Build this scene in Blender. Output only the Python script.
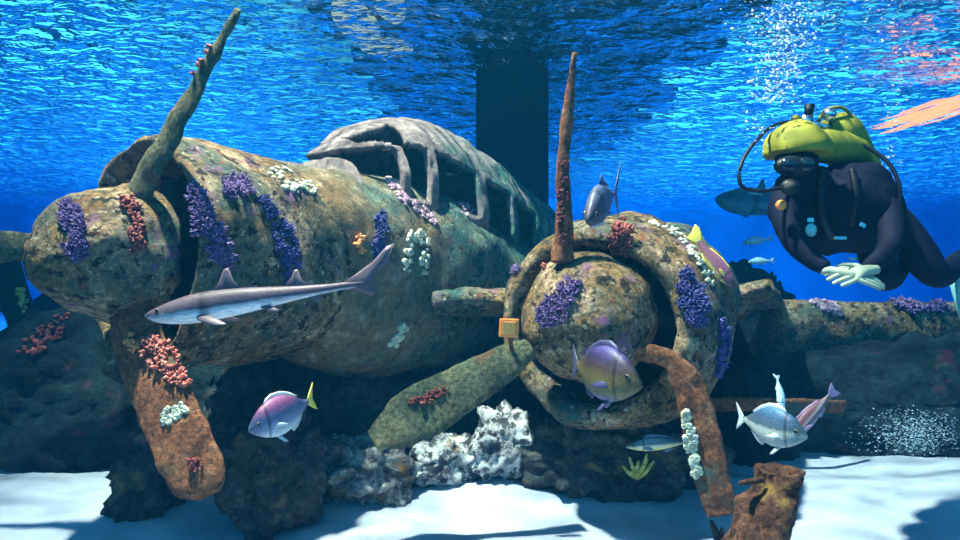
import bpy, bmesh, math, random
import numpy as np
from mathutils import Vector, Matrix, noise
from mathutils.bvhtree import BVHTree

random.seed(7)
sc = bpy.context.scene
for o in list(bpy.data.objects):
    bpy.data.objects.remove(o)

# ------------------------------------------------------------------ camera
CAMZ = 1.4
FOC = 640.0
cd = bpy.data.cameras.new('camera'); cam = bpy.data.objects.new('camera', cd)
sc.collection.objects.link(cam); sc.camera = cam
cam.location = (0, 0, CAMZ); cam.rotation_euler = (math.pi/2, 0, 0)
cd.sensor_width = 36; cd.lens = 24; cd.clip_end = 200; cd.clip_start = 0.05

# ------------------------------------------------------------------ world, light, exposure
world = bpy.data.worlds.new('hall_light'); sc.world = world; world.use_nodes = True
wn = world.node_tree.nodes; wl = world.node_tree.links
bg = wn['Background']
wtc = wn.new('ShaderNodeTexCoord'); wsep = wn.new('ShaderNodeSeparateXYZ'); wr = wn.new('ShaderNodeValToRGB')
wl.new(wtc.outputs['Generated'], wsep.inputs[0]); wl.new(wsep.outputs[2], wr.inputs[0])
for _k in range(4): wr.color_ramp.elements.new(0.5)
for _e, (_p, _c) in zip(wr.color_ramp.elements, [(0.0, (0.01, 0.06, 0.13)), (0.03, (0.02, 0.12, 0.25)), (0.08, (0.10, 0.95, 1.5)), (0.42, (0.16, 1.10, 1.5)), (0.60, (0.06, 0.34, 0.66)), (1.0, (0.07, 0.26, 0.48))]):
    _e.position = _p; _e.color = (*_c, 1)
wno = wn.new('ShaderNodeTexNoise'); wno.inputs['Scale'].default_value = 3.5; wno.inputs['Detail'].default_value = 2
wl.new(wtc.outputs['Generated'], wno.inputs['Vector'])
wr2 = wn.new('ShaderNodeValToRGB'); wr2.color_ramp.elements[0].position = 0.40; wr2.color_ramp.elements[0].color = (0.30, 0.30, 0.30, 1)
wr2.color_ramp.elements[1].position = 0.60; wr2.color_ramp.elements[1].color = (1.35, 1.35, 1.35, 1)
wl.new(wno.outputs['Fac'], wr2.inputs[0])
wmx = wn.new('ShaderNodeMix'); wmx.data_type = 'RGBA'; wmx.blend_type = 'MULTIPLY'; wmx.inputs['Factor'].default_value = 1.0
wl.new(wr.outputs[0], wmx.inputs[6]); wl.new(wr2.outputs[0], wmx.inputs[7])
wl.new(wmx.outputs[2], bg.inputs[0]); bg.inputs[1].default_value = 1.35

def add_light(name, kind, loc, target, energy, color, size=None, angle=None):
    ld = bpy.data.lights.new(name, kind); ld.energy = energy; ld.color = color
    if kind == 'AREA': ld.shape = 'RECTANGLE'; ld.size, ld.size_y = size
    if kind == 'SUN': ld.angle = angle
    if kind == 'SPOT': ld.spot_size = size; ld.spot_blend = 0.9; ld.shadow_soft_size = 0.15
    o = bpy.data.objects.new(name, ld); sc.collection.objects.link(o); o.location = loc
    o.rotation_euler = (Vector(target)-Vector(loc)).to_track_quat('-Z', 'Y').to_euler()
    return o
add_light('overhead_key', 'SPOT', (-2.6, 2.4, 10.5), (0.5, 4.2, 0.8), 30000, (1.0, 0.80, 0.58), size=math.radians(50))
add_light('front_fill', 'SPOT', (1.0, -4.0, 7.5), (0.2, 4.0, 0.8), 200, (0.45, 0.90, 1.0), size=math.radians(60))
add_light('blue_wall_wash', 'AREA', (0, 15, 6.0), (0, 24, 0.5), 9000, (0.04, 0.46, 1.0), size=(30, 2.0))  # unseen blue light added to brighten the back wall
add_light('blue_floor_wash', 'AREA', (0, 14, 6.5), (0, 15.5, 0.0), 2500, (0.04, 0.40, 1.0), size=(26, 6.0))  # unseen light, added to put more blue on the far floor

sc.view_settings.view_transform = 'Standard'
sc.view_settings.look = 'None'
sc.view_settings.gamma = 1.0
sc.view_settings.use_curve_mapping = False
sc.view_settings.exposure = 0.0
try:
    sc.cycles.use_denoising = True
    sc.cycles.volume_bounces = 0
    sc.cycles.transparent_max_bounces = 12
    sc.cycles.max_bounces = 6
    sc.cycles.sample_clamp_indirect = 4.0
    sc.cycles.caustics_reflective = False
    sc.cycles.caustics_refractive = False
except Exception:
    pass

# ------------------------------------------------------------------ helpers
def P(px, py, Y):
    return Vector(((px-480)/FOC*Y, Y, CAMZ-(py-270)/FOC*Y))

def link(o): sc.collection.objects.link(o); return o

def tag(o, label=None, cat=None, group=None, kind=None):
    if label: o['label'] = label
    if cat: o['category'] = cat
    if group: o['group'] = group
    if kind: o['kind'] = kind
    return o

def thing(name, loc, label, cat, group=None):
    o = bpy.data.objects.new(name, None); o.empty_display_size = 0.1
    o.location = loc; link(o); o['_m'] = 1; del o['_m']
    return tag(o, label, cat, group)

def wmat(o):
    m = Matrix.LocRotScale(o.location, o.rotation_euler, o.scale)
    if o.parent: m = wmat(o.parent) @ o.matrix_parent_inverse @ m
    return m

def mk(name, verts, faces, mat, parent=None, smooth=True, local=False):
    me = bpy.data.meshes.new(name)
    me.from_pydata([tuple(v) for v in verts], [], faces)
    me.validate(); me.update()
    bm = bmesh.new(); bm.from_mesh(me)
    bmesh.ops.recalc_face_normals(bm, faces=bm.faces); bm.to_mesh(me); bm.free()
    if smooth:
        me.polygons.foreach_set('use_smooth', [True]*len(me.polygons))
    if mat: me.materials.append(mat)
    o = bpy.data.objects.new(name, me); link(o)
    if parent is not None:
        o.parent = parent
        if not local: o.matrix_parent_inverse = wmat(parent).inverted()
    return o

class MB:
    def __init__(s): s.v = []; s.f = []
    def add(s, vs, fs):
        n = len(s.v); s.v += [Vector(v) for v in vs]; s.f += [tuple(i+n for i in f) for f in fs]; return s
    def loft(s, rings, closed=True, cap=True):
        n = len(rings[0]); vs = [v for r in rings for v in r]; fs = []
        for i in range(len(rings)-1):
            for j in range(n if closed else n-1):
                k = (j+1) % n
                fs.append((i*n+j, i*n+k, (i+1)*n+k, (i+1)*n+j))
        if cap:
            fs.append(tuple(range(n))[::-1]); fs.append(tuple((len(rings)-1)*n+j for j in range(n)))
        return s.add(vs, fs)
    def tube(s, pts, r, n=8):
        pts = [Vector(p) for p in pts]; rings = []
        up = Vector((0.13, 0.21, 0.97))
        for i, p in enumerate(pts):
            t = (pts[min(i+1, len(pts)-1)]-pts[max(i-1, 0)]).normalized()
            a = t.cross(up)
            if a.length < .05: a = t.cross(Vector((1, 0, 0)))
            a.normalize(); b = t.cross(a)
            rr = r[i] if isinstance(r, (list, tuple)) else r
            rings.append([p+(a*math.cos(2*math.pi*k/n)+b*math.sin(2*math.pi*k/n))*rr for k in range(n)])
        return s.loft(rings)
    def ico(s, c, r, sub=1, sq=(1, 1, 1), jit=0.0, rot=None):
        vs, fs = ICO[sub]
        c = Vector(c); out = []
        for v in vs:
            w = Vector((v[0]*sq[0], v[1]*sq[1], v[2]*sq[2]))*r*(1+random.uniform(-jit, jit))
            if rot is not None: w = rot @ w
            out.append(c+w)
        return s.add(out, fs)
    def box(s, c, d, rot=None):
        c = Vector(c); vs = []
        for x in (-1, 1):
            for y in (-1, 1):
                for z in (-1, 1):
                    w = Vector((x*d[0]/2, y*d[1]/2, z*d[2]/2))
                    vs.append(c+((rot @ w) if rot else w))
        return s.add(vs, [(0, 1, 3, 2), (4, 6, 7, 5), (0, 4, 5, 1), (2, 3, 7, 6), (0, 2, 6, 4), (1, 5, 7, 3)])
    def build(s, name, mat, parent=None, smooth=True, local=False):
        return mk(name, s.v, s.f, mat, parent, smooth, local)

def _ico(sub):
    bm = bmesh.new(); bmesh.ops.create_icosphere(bm, subdivisions=sub, radius=1.0)
    r = ([tuple(v.co) for v in bm.verts], [tuple(v.index for v in f.verts) for f in bm.faces]); bm.free(); return r
ICO = {k: _ico(k) for k in (1, 2, 3, 4, 5)}

def catmull(pts, n):
    """dense resample of a list of tuples"""
    pts = [np.array(p, float) for p in pts]; out = []
    for i in range(len(pts)-1):
        p0 = pts[max(i-1, 0)]; p1 = pts[i]; p2 = pts[i+1]; p3 = pts[min(i+2, len(pts)-1)]
        for k in range(n):
            t = k/n
            out.append(0.5*((2*p1)+(-p0+p2)*t+(2*p0-5*p1+4*p2-p3)*t*t+(-p0+3*p1-3*p2+p3)*t**3))
    out.append(pts[-1]); return out

def fbm(p, sc_=1.0, oct_=4):
    return noise.fractal(Vector(p)*sc_, 1.0, 2.0, oct_)

def rough(o, amp, scale, oct_=4, off=0.0):
    """push vertices along their normals with fractal noise"""
    me = o.data; me.update()
    nr = [v.normal.copy() for v in me.vertices]
    for v, n in zip(me.vertices, nr):
        v.co = v.co + n*amp*(fbm(v.co+Vector((off, off, off)), scale, oct_))
    me.update(); return o

# ------------------------------------------------------------------ materials
def newmat(name):
    m = bpy.data.materials.new(name); m.use_nodes = True
    nt = m.node_tree; return m, nt, nt.nodes, nt.links, nt.nodes['Principled BSDF']

def ramp(nd, lk, src, stops):
    r = nd.new('ShaderNodeValToRGB'); e = r.color_ramp.elements
    while len(e) < len(stops): e.new(0.5)
    for k, (p, c) in enumerate(stops): e[k].position = p; e[k].color = (*c, 1)
    lk.new(src, r.inputs[0]); return r

def plain(name, col, rough_=0.6, metal=0.0, bump=0.0, bs=40, emit=None, spec=0.5, vary=0.15):
    m, nt, nd, lk, b = newmat(name)
    tc = nd.new('ShaderNodeTexCoord')
    n = nd.new('ShaderNodeTexNoise'); n.inputs['Scale'].default_value = bs; n.inputs['Detail'].default_value = 4
    lk.new(tc.outputs['Object'], n.inputs['Vector'])
    r = ramp(nd, lk, n.outputs['Fac'], [(0.3, tuple(c*(1-vary) for c in col)), (0.7, tuple(min(1, c*(1+vary)) for c in col))])
    lk.new(r.outputs[0], b.inputs['Base Color'])
    b.inputs['Roughness'].default_value = rough_; b.inputs['Metallic'].default_value = metal
    b.inputs['Specular IOR Level'].default_value = spec
    if bump:
        bp = nd.new('ShaderNodeBump'); bp.inputs['Strength'].default_value = bump; bp.inputs['Distance'].default_value = 0.01
        lk.new(n.outputs['Fac'], bp.inputs['Height']); lk.new(bp.outputs[0], b.inputs['Normal'])
    if emit:
        b.inputs['Emission Color'].default_value = (*emit[0], 1); b.inputs['Emission Strength'].default_value = emit[1]
    return m

def crust(name, stops, spots=None, s1=3.6, s2=34.0, bump=1.0, dist=0.05, stops2=None, fac2=0.45):
    """encrusted, algae-covered metal / rock: large patches + fine mottling + coloured spots"""
    m, nt, nd, lk, b = newmat(name)
    tc = nd.new('ShaderNodeTexCoord')
    n1 = nd.new('ShaderNodeTexNoise'); n1.inputs['Scale'].default_value = s1; n1.inputs['Detail'].default_value = 8; n1.inputs['Roughness'].default_value = 0.7
    n1.inputs['Distortion'].default_value = 0.6
    n2 = nd.new('ShaderNodeTexNoise'); n2.inputs['Scale'].default_value = s2; n2.inputs['Detail'].default_value = 8; n2.inputs['Roughness'].default_value = 0.75
    lk.new(tc.outputs['Object'], n1.inputs['Vector']); lk.new(tc.outputs['Object'], n2.inputs['Vector'])
    r1 = ramp(nd, lk, n1.outputs['Fac'], stops)
    r2 = ramp(nd, lk, n2.outputs['Fac'], stops2 or [(0.33, (0.05, 0.06, 0.07)), (0.5, (0.45, 0.45, 0.45)), (0.66, (1.0, 0.95, 0.85))])
    mx = nd.new('ShaderNodeMix'); mx.data_type = 'RGBA'; mx.blend_type = 'OVERLAY'; mx.inputs['Factor'].default_value = 0.9
    lk.new(r1.outputs[0], mx.inputs[6]); lk.new(r2.outputs[0], mx.inputs[7])
    out = mx.outputs[2]
    for k, (col, sc_, lo, hi) in enumerate(spots or []):
        v = nd.new('ShaderNodeTexNoise'); v.inputs['Scale'].default_value = sc_; v.inputs['Detail'].default_value = 6; v.inputs['Roughness'].default_value = 0.65
        mp = nd.new('ShaderNodeMapping'); mp.inputs['Location'].default_value = (7.3*(k+1), 3.1*k, 1.7*k)
        lk.new(tc.outputs['Object'], mp.inputs[0]); lk.new(mp.outputs[0], v.inputs['Vector'])
        rr = ramp(nd, lk, v.outputs['Fac'], [(lo, (0, 0, 0)), (hi, (1, 1, 1))])
        m2 = nd.new('ShaderNodeMix'); m2.data_type = 'RGBA'
        lk.new(rr.outputs[0], m2.inputs['Factor']); lk.new(out, m2.inputs[6]); m2.inputs[7].default_value = (*col, 1)
        out = m2.outputs[2]
    lk.new(out, b.inputs['Base Color'])
    b.inputs['Roughness'].default_value = 0.85; b.inputs['Specular IOR Level'].default_value = 0.25
    ad = nd.new('ShaderNodeMath'); ad.operation = 'ADD'
    lk.new(n1.outputs['Fac'], ad.inputs[0]); lk.new(n2.outputs['Fac'], ad.inputs[1])
    bp = nd.new('ShaderNodeBump'); bp.inputs['Strength'].default_value = bump; bp.inputs['Distance'].default_value = dist
    lk.new(ad.outputs[0], bp.inputs['Height']); lk.new(bp.outputs[0], b.inputs['Normal'])
    return m

TAN = [(0.30, (0.03, 0.035, 0.025)), (0.40, (0.16, 0.12, 0.05)), (0.47, (0.36, 0.21, 0.09)), (0.53, (0.30, 0.22, 0.13)), (0.59, (0.60, 0.40, 0.24)), (0.70, (0.78, 0.62, 0.50))]
TEALM = [(0.30, (0.015, 0.07, 0.08)), (0.45, (0.04, 0.16, 0.16)), (0.54, (0.09, 0.22, 0.19)), (0.62, (0.24, 0.27, 0.19)), (0.75, (0.42, 0.45, 0.40))]
M_wreck = crust('encrusted_metal', TAN, spots=[((0.03, 0.13, 0.13), 1.6, 0.48, 0.64), ((0.45, 0.22, 0.10), 4.0, 0.60, 0.72), ((0.28, 0.12, 0.26), 5.0, 0.58, 0.68), ((0.025, 0.025, 0.02), 17, 0.53, 0.60), ((0.72, 0.62, 0.45), 24, 0.60, 0.68), ((0.30, 0.10, 0.04), 11, 0.60, 0.68)])
M_fus = crust('algae_covered_metal', TEALM, spots=[((0.30, 0.20, 0.12), 2.2, 0.54, 0.66), ((0.34, 0.18, 0.36), 5.0, 0.60, 0.70), ((0.012, 0.03, 0.03), 15, 0.54, 0.61), ((0.5, 0.55, 0.42), 22, 0.63, 0.70)])
def add_front(m, stops, y0, y1):
    nt = m.node_tree; nd = nt.nodes; lk = nt.links; b = nd['Principled BSDF']
    src = b.inputs['Base Color'].links[0].from_socket
    tc = nd.new('ShaderNodeTexCoord'); sp = nd.new('ShaderNodeSeparateXYZ'); lk.new(tc.outputs['Object'], sp.inputs[0])
    n = nd.new('ShaderNodeTexNoise'); n.inputs['Scale'].default_value = 2.6; n.inputs['Detail'].default_value = 7; lk.new(tc.outputs['Object'], n.inputs['Vector'])
    ma = nd.new('ShaderNodeMath'); ma.operation = 'MULTIPLY_ADD'; ma.inputs[1].default_value = 2.6; lk.new(n.outputs['Fac'], ma.inputs[0])
    lk.new(sp.outputs[1], ma.inputs[2])
    mr = nd.new('ShaderNodeMapRange'); mr.inputs['From Min'].default_value = y0+1.3; mr.inputs['From Max'].default_value = y1+1.3; mr.inputs['To Min'].default_value = 1; mr.inputs['To Max'].default_value = 0
    lk.new(ma.outputs[0], mr.inputs['Value'])
    n2 = nd.new('ShaderNodeTexNoise'); n2.inputs['Scale'].default_value = 9; n2.inputs['Detail'].default_value = 9; n2.inputs['Roughness'].default_value = .75; lk.new(tc.outputs['Object'], n2.inputs['Vector'])
    r = ramp(nd, lk, n2.outputs['Fac'], stops)
    mx = nd.new('ShaderNodeMix'); mx.data_type = 'RGBA'; lk.new(mr.outputs[0], mx.inputs['Factor']); lk.new(src, mx.inputs[6]); lk.new(r.outputs[0], mx.inputs[7])
    lk.new(mx.outputs[2], b.inputs['Base Color'])
add_front(M_fus, TAN, 3.6, 4.9)
M_can = crust('crusted_canopy_frame', TEALM, spots=[((0.45, 0.36, 0.36), 7.0, 0.50, 0.60), ((0.55, 0.58, 0.35), 9, 0.62, 0.70)])
add_front(M_can, [(0.3, (0.10, 0.08, 0.08)), (0.5, (0.36, 0.28, 0.28)), (0.65, (0.55, 0.45, 0.42))], 4.6, 5.4)
M_blade = crust('rusty_blade_metal', [(0.25, (0.04, 0.03, 0.02)), (0.45, (0.24, 0.085, 0.045)), (0.6, (0.44, 0.17, 0.08)), (0.75, (0.50, 0.30, 0.16))], spots=[((0.10, 0.16, 0.12), 3.0, 0.55, 0.65)], s1=5, s2=40)
M_blade2 = crust('olive_blade_metal', [(0.25, (0.03, 0.05, 0.04)), (0.45, (0.11, 0.14, 0.09)), (0.6, (0.20, 0.20, 0.11)), (0.75, (0.36, 0.28, 0.16))], spots=[((0.30, 0.12, 0.06), 4.0, 0.58, 0.68)], s1=5, s2=40)
M_rock = crust('dark_reef_rock', [(0.25, (0.01, 0.02, 0.03)), (0.45, (0.05, 0.06, 0.07)), (0.6, (0.10, 0.10, 0.10)), (0.75, (0.24, 0.24, 0.24))], spots=[((0.28, 0.20, 0.09), 3.0, 0.60, 0.70)], s1=4, s2=22, dist=0.05)
M_rockp = crust('pale_crusted_rock', [(0.3, (0.08, 0.08, 0.10)), (0.42, (0.35, 0.35, 0.38)), (0.5, (0.8, 0.8, 0.8)), (0.7, (0.95, 0.95, 0.95))], spots=[((0.08, 0.08, 0.1), 12, 0.50, 0.56), ((0.35, 0.22, 0.1), 4.0, 0.60, 0.68)], s1=7, s2=30, dist=0.05)
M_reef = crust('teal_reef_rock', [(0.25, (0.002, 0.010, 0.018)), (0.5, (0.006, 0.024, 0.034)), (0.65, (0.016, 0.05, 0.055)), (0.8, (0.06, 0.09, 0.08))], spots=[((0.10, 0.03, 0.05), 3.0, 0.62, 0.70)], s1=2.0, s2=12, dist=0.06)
M_wood = crust('waterlogged_wood', [(0.3, (0.04, 0.02, 0.015)), (0.5, (0.13, 0.055, 0.035)), (0.62, (0.26, 0.12, 0.07)), (0.8, (0.5, 0.34, 0.25))], spots=[((0.02, 0.012, 0.01), 5.0, 0.58, 0.64), ((0.32, 0.2, 0.05), 4.5, 0.60, 0.68)], s1=9, s2=45, dist=0.03)
M_darkhole = plain('dark_engine_metal', (0.015, 0.02, 0.025), 0.8)
def speck(name, stops, bs=55):
    m, nt, nd, lk, b = newmat(name)
    tc = nd.new('ShaderNodeTexCoord'); n = nd.new('ShaderNodeTexNoise'); n.inputs['Scale'].default_value = bs; n.inputs['Detail'].default_value = 4; n.inputs['Roughness'].default_value = .7
    lk.new(tc.outputs['Object'], n.inputs['Vector']); r = ramp(nd, lk, n.outputs['Fac'], stops); lk.new(r.outputs[0], b.inputs['Base Color'])
    b.inputs['Roughness'].default_value = .6
    bp = nd.new('ShaderNodeBump'); bp.inputs['Strength'].default_value = .7; bp.inputs['Distance'].default_value = .008
    lk.new(n.outputs['Fac'], bp.inputs['Height']); lk.new(bp.outputs[0], b.inputs['Normal']); return m
M_purple = speck('purple_polyps', [(.34,(.03,.01,.06)),(.5,(.13,.06,.22)),(.62,(.30,.18,.42)),(.74,(.70,.50,.68))])
M_blue = speck('blue_violet_polyps', [(.34,(.01,.01,.06)),(.5,(.05,.04,.22)),(.63,(.13,.13,.42)),(.75,(.45,.5,.8))])
M_pink = speck('pink_coral', [(.34,(.16,.03,.02)),(.5,(.46,.10,.07)),(.62,(.70,.27,.20)),(.74,(.9,.6,.5))])
M_red = speck('rust_red_coral', [(.3,(.06,.01,.01)),(.5,(.22,.03,.03)),(.65,(.42,.10,.07)),(.78,(.7,.35,.2))])
M_orange = plain('orange_coral', (0.75, 0.28, 0.10), 0.6, bump=0.6, bs=60, vary=0.35)
M_white = speck('white_barnacles', [(.3,(.18,.20,.12)),(.5,(.55,.56,.42)),(.65,(.80,.80,.70)),(.78,(.8,.7,.2))])
M_yellow = speck('yellow_sponge', [(.3,(.20,.16,.03)),(.5,(.50,.42,.08)),(.7,(.8,.72,.3))])
M_mauve = speck('mauve_barnacles', [(.3,(.16,.07,.12)),(.5,(.45,.24,.32)),(.65,(.70,.52,.58)),(.78,(.85,.75,.75))])

# ------------------------------------------------------------------ the tank (setting)
SURF = CAMZ+2.2
def quad(name, pts, mat):
    o = mk(name, pts, [tuple(range(len(pts)))], mat, smooth=False); return tag(o, kind='structure')
M_wall = plain('blue_painted_tank_wall', (0.015, 0.55, 0.85), 0.8, bs=0.6, vary=0.25)
X0, X1, Y1 = -17, 17, 24
def slab(name, x0, x1, y0, y1, z0, z1, mat):
    m = MB(); m.box(((x0+x1)/2, (y0+y1)/2, (z0+z1)/2), (x1-x0, y1-y0, z1-z0)); o = m.build(name, mat, smooth=False); return tag(o, kind='structure')
slab('wall_back', X0-.2, X1+.2, Y1, Y1+.2, -.3, SURF+.5, M_wall)
slab('wall_left', X0-.2, X0, -3, Y1, -.3, SURF+.5, M_wall)
slab('wall_right', X1, X1+.2, -3, Y1, -.3, SURF+.5, M_wall)

def grid(x0, x1, y0, y1, nx, ny, f, warp=1.0):
    xs = np.linspace(x0, x1, nx); ts = np.linspace(0, 1, ny); ys = y0+(y1-y0)*ts**warp
    vs = [(x, y, f(x, y)) for y in ys for x in xs]
    fs = [(j*nx+i, j*nx+i+1, (j+1)*nx+i+1, (j+1)*nx+i) for j in range(ny-1) for i in range(nx-1)]
    return vs, fs
# sand floor
def sandz(x, y):
    z = 0.10*fbm((x*0.5+3, y*0.6, 0), 1.0, 3)
    z += 0.035*math.sin(y*5+2.2*fbm((x*0.6, y*0.5, 4), 1, 2)*2)*0.6
    z += 0.02*fbm((x*3, y*5, 9), 1, 3)
    return z
vs, fs = grid(X0, X1, 0.8, Y1, 260, 240, sandz, 1.8)
M_sand, nt, nd, lk, b = newmat('white_sand')
tc = nd.new('ShaderNodeTexCoord'); n = nd.new('ShaderNodeTexNoise'); n.inputs['Scale'].default_value = 180; n.inputs['Detail'].default_value = 4
n2 = nd.new('ShaderNodeTexNoise'); n2.inputs['Scale'].default_value = 3; n2.inputs['Detail'].default_value = 6
lk.new(tc.outputs['Object'], n.inputs['Vector']); lk.new(tc.outputs['Object'], n2.inputs['Vector'])
r1 = ramp(nd, lk, n2.outputs['Fac'], [(0.35, (0.32, 0.34, 0.42)), (0.65, (0.46, 0.47, 0.56))])
lk.new(r1.outputs[0], b.inputs['Base Color']); b.inputs['Roughness'].default_value = 0.95
bp = nd.new('ShaderNodeBump'); bp.inputs['Strength'].default_value = 0.5; bp.inputs['Distance'].default_value = 0.01
lk.new(n.outputs['Fac'], bp.inputs['Height']); lk.new(bp.outputs[0], b.inputs['Normal'])
tag(mk('floor', vs, fs, M_sand), kind='structure')

# water surface seen from below: real height field, Fresnel mix of see-through and mirror
nx, ny = 700, 760
xs = np.linspace(-17, 17, nx)
ys = 2.0*np.exp(np.linspace(0, math.log(24/2.0), ny))
rng = np.random.default_rng(5)
XX, YY = np.meshgrid(xs, ys); ZZ = np.zeros_like(XX)
WAVES = []
for k in range(46):
    lam = 0.12*(1.07**k) if k < 30 else 0.16+0.01*(k-30)
    ang = math.radians(90+rng.normal(0, 28)); kx, ky = math.cos(ang)*2*math.pi/lam, math.sin(ang)*2*math.pi/lam
    amp = 0.0085*lam**0.9*(0.6+0.8*rng.random()); ph = rng.random()*6.28
    WAVES.append((kx, ky, amp, ph))
    ZZ += amp*np.sin(kx*XX+ky*YY+ph)
vs = np.stack([XX.ravel(), YY.ravel(), (ZZ+SURF).ravel()], 1)
idx = np.arange(nx*ny).reshape(ny, nx)
fs = np.stack([idx[:-1, :-1].ravel(), idx[:-1, 1:].ravel(), idx[1:, 1:].ravel(), idx[1:, :-1].ravel()], 1)
me = bpy.data.meshes.new('water_surface'); me.from_pydata(vs.tolist(), [], fs.tolist()); me.update()
me.polygons.foreach_set('use_smooth', [True]*len(me.polygons))
M_surf = bpy.data.materials.new('rippled_water_surface'); M_surf.use_nodes = True
nt = M_surf.node_tree; nd = nt.nodes; lk = nt.links; nd.clear()
out = nd.new('ShaderNodeOutputMaterial'); mix = nd.new('ShaderNodeMixShader')
tr = nd.new('ShaderNodeBsdfTransparent'); gl = nd.new('ShaderNodeBsdfGlossy'); gl.inputs['Roughness'].default_value = 0.02
gl.inputs['Color'].default_value = (0.95, 0.97, 1, 1)
fr = nd.new('ShaderNodeFresnel'); fr.inputs['IOR'].default_value = 1.33
tc = nd.new('ShaderNodeTexCoord'); nn = nd.new('ShaderNodeTexNoise'); nn.inputs['Scale'].default_value = 11; nn.inputs['Detail'].default_value = 2.5
mp = nd.new('ShaderNodeMapping'); mp.inputs['Scale'].default_value = (0.45, 1.0, 1.0)
lk.new(tc.outputs['Object'], mp.inputs[0]); lk.new(mp.outputs[0], nn.inputs['Vector'])
bp = nd.new('ShaderNodeBump'); bp.inputs['Strength'].default_value = 1.0; bp.inputs['Distance'].default_value = 0.13
lk.new(nn.outputs['Fac'], bp.inputs['Height'])
lk.new(bp.outputs[0], gl.inputs['Normal']); lk.new(bp.outputs[0], fr.inputs['Normal'])
lk.new(fr.outputs[0], mix.inputs[0]); lk.new(tr.outputs[0], mix.inputs[1]); lk.new(gl.outputs[0], mix.inputs[2])
lk.new(mix.outputs[0], out.inputs['Surface'])
me.materials.append(M_surf)
tag(link(bpy.data.objects.new('ceiling', me)), kind='structure')

# body of water: absorbs red, scatters blue
m = MB(); m.box((0, 10.5, SURF/2-0.2), (33.9, 26.9, SURF+0.3))
M_vol = bpy.data.materials.new('sea_water'); M_vol.use_nodes = True
nt = M_vol.node_tree; nd = nt.nodes; lk = nt.links; nd.clear()
out = nd.new('ShaderNodeOutputMaterial'); ab = nd.new('ShaderNodeVolumeAbsorption'); vsx = nd.new('ShaderNodeVolumeScatter'); ad = nd.new('ShaderNodeAddShader')
ab.inputs['Color'].default_value = (0.0, 0.66, 0.93, 1); ab.inputs['Density'].default_value = 0.10
vsx.inputs['Color'].default_value = (0.02, 0.42, 1.0, 1); vsx.inputs['Density'].default_value = 0.012; vsx.inputs['Anisotropy'].default_value = 0.2
lk.new(ab.outputs[0], ad.inputs[0]); lk.new(vsx.outputs[0], ad.inputs[1]); lk.new(ad.outputs[0], out.inputs['Volume'])
wv = m.build('water_volume', M_vol, smooth=False); tag(wv, kind='structure')

# pillars standing in the tank
M_pil = plain('dark_navy_pillar_paint', (0.001, 0.008, 0.05), 0.9, bs=3, spec=0.1)
def pillar(name, px0, px1, Y, depth, mat, top=SURF+1.5):
    x0 = (px0-480)/FOC*Y; x1 = (px1-480)/FOC*Y
    mb = MB(); c = ((x0+x1)/2, Y+depth/2, (top-.3)/2); mb.box(c, (x1-x0, depth, top+.3))
    o = mb.build(name, mat, smooth=False)
    bv = o.modifiers.new('bevel', 'BEVEL'); bv.width = 0.05; bv.segments = 3
    return tag(o, kind='structure')
M_deck = plain('dark_service_deck', (0.004, 0.006, 0.012), 0.8)
mb = MB(); dr = random.Random(3)
for k in range(50):
    y = 5.0+k*.2; a = -1.5+dr.uniform(-.45, .35); b_ = 2.6+dr.uniform(-.5, .5)
    mb.box(((a+b_)/2, y, SURF+.56), (b_-a, .2, .12))
tag(mb.build('trim_1', M_deck, smooth=False), kind='structure')
pillar('pillar', 476, 549, 7.0, 0.8, M_pil)
M_pil2 = plain('blue_pillar_paint', (0.01, 0.20, 0.55), 0.9, bs=3)

# ------------------------------------------------------------------ coral patches on surfaces
def bvh(o):
    dg = bpy.context.evaluated_depsgraph_get(); dg.update()
    return BVHTree.FromObject(o, dg), wmat(o)
_bc = {}
def hit(o, px, py):
    if o.name not in _bc:
        me = o.data; M = wmat(o)
        _bc[o.name] = BVHTree.FromPolygons([M @ v.co for v in me.vertices], [tuple(p.vertices) for p in me.polygons])
    org = Vector((0, 0, CAMZ)); d = (P(px, py, 1.0)-org).normalized()
    h = _bc[o.name].ray_cast(org, d)
    if h[0] is None: return None
    n = h[1] if h[1].dot(d) < 0 else -h[1]
    return h[0], n

def polyp(mb, p, n, r, style):
    q = n.to_track_quat('Z', 'Y').to_matrix()
    if style == 'blob':
        mb.ico(p+n*r*0.35, r, 1, (1, 1, 0.75), 0.22, q)
    elif style == 'ane':      # small flower-like polyp: base + tentacles
        mb.ico(p+n*r*0.2, r*0.75, 1, (1, 1, 0.7), 0.2, q)
        k = 6
        for i in range(k):
            a = 2*math.pi*i/k+random.random()
            dr = (q @ Vector((math.cos(a), math.sin(a), 0.9))).normalized()
            mb.tube([p+n*r*0.2, p+n*r*0.3+dr*r*0.8, p+n*r*0.5+dr*r*1.25+n*r*.2], [r*.28, r*.24, r*.12], 5)
    elif style == 'shell':    # barnacle cup
        h = r*0.9; ring = []
        for (rr, z) in ((1.0, 0), (0.8, .6), (.55, .95), (.35, .7)):
            ring.append([p+q @ Vector((math.cos(2*math.pi*i/7)*rr*r, math.sin(2*math.pi*i/7)*rr*r, z*h)) for i in range(7)])
        mb.loft(ring)
    elif style == 'leafy':    # short lumpy fingers
        for i in range(3):
            dr = (n+Vector((random.uniform(-1, 1), random.uniform(-1, 1), random.uniform(-1, 1)))*0.7).normalized()
            mb.tube([p, p+dr*r*0.9, p+dr*r*1.7], [r*.5, r*.5, r*.25], 5)

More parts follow.
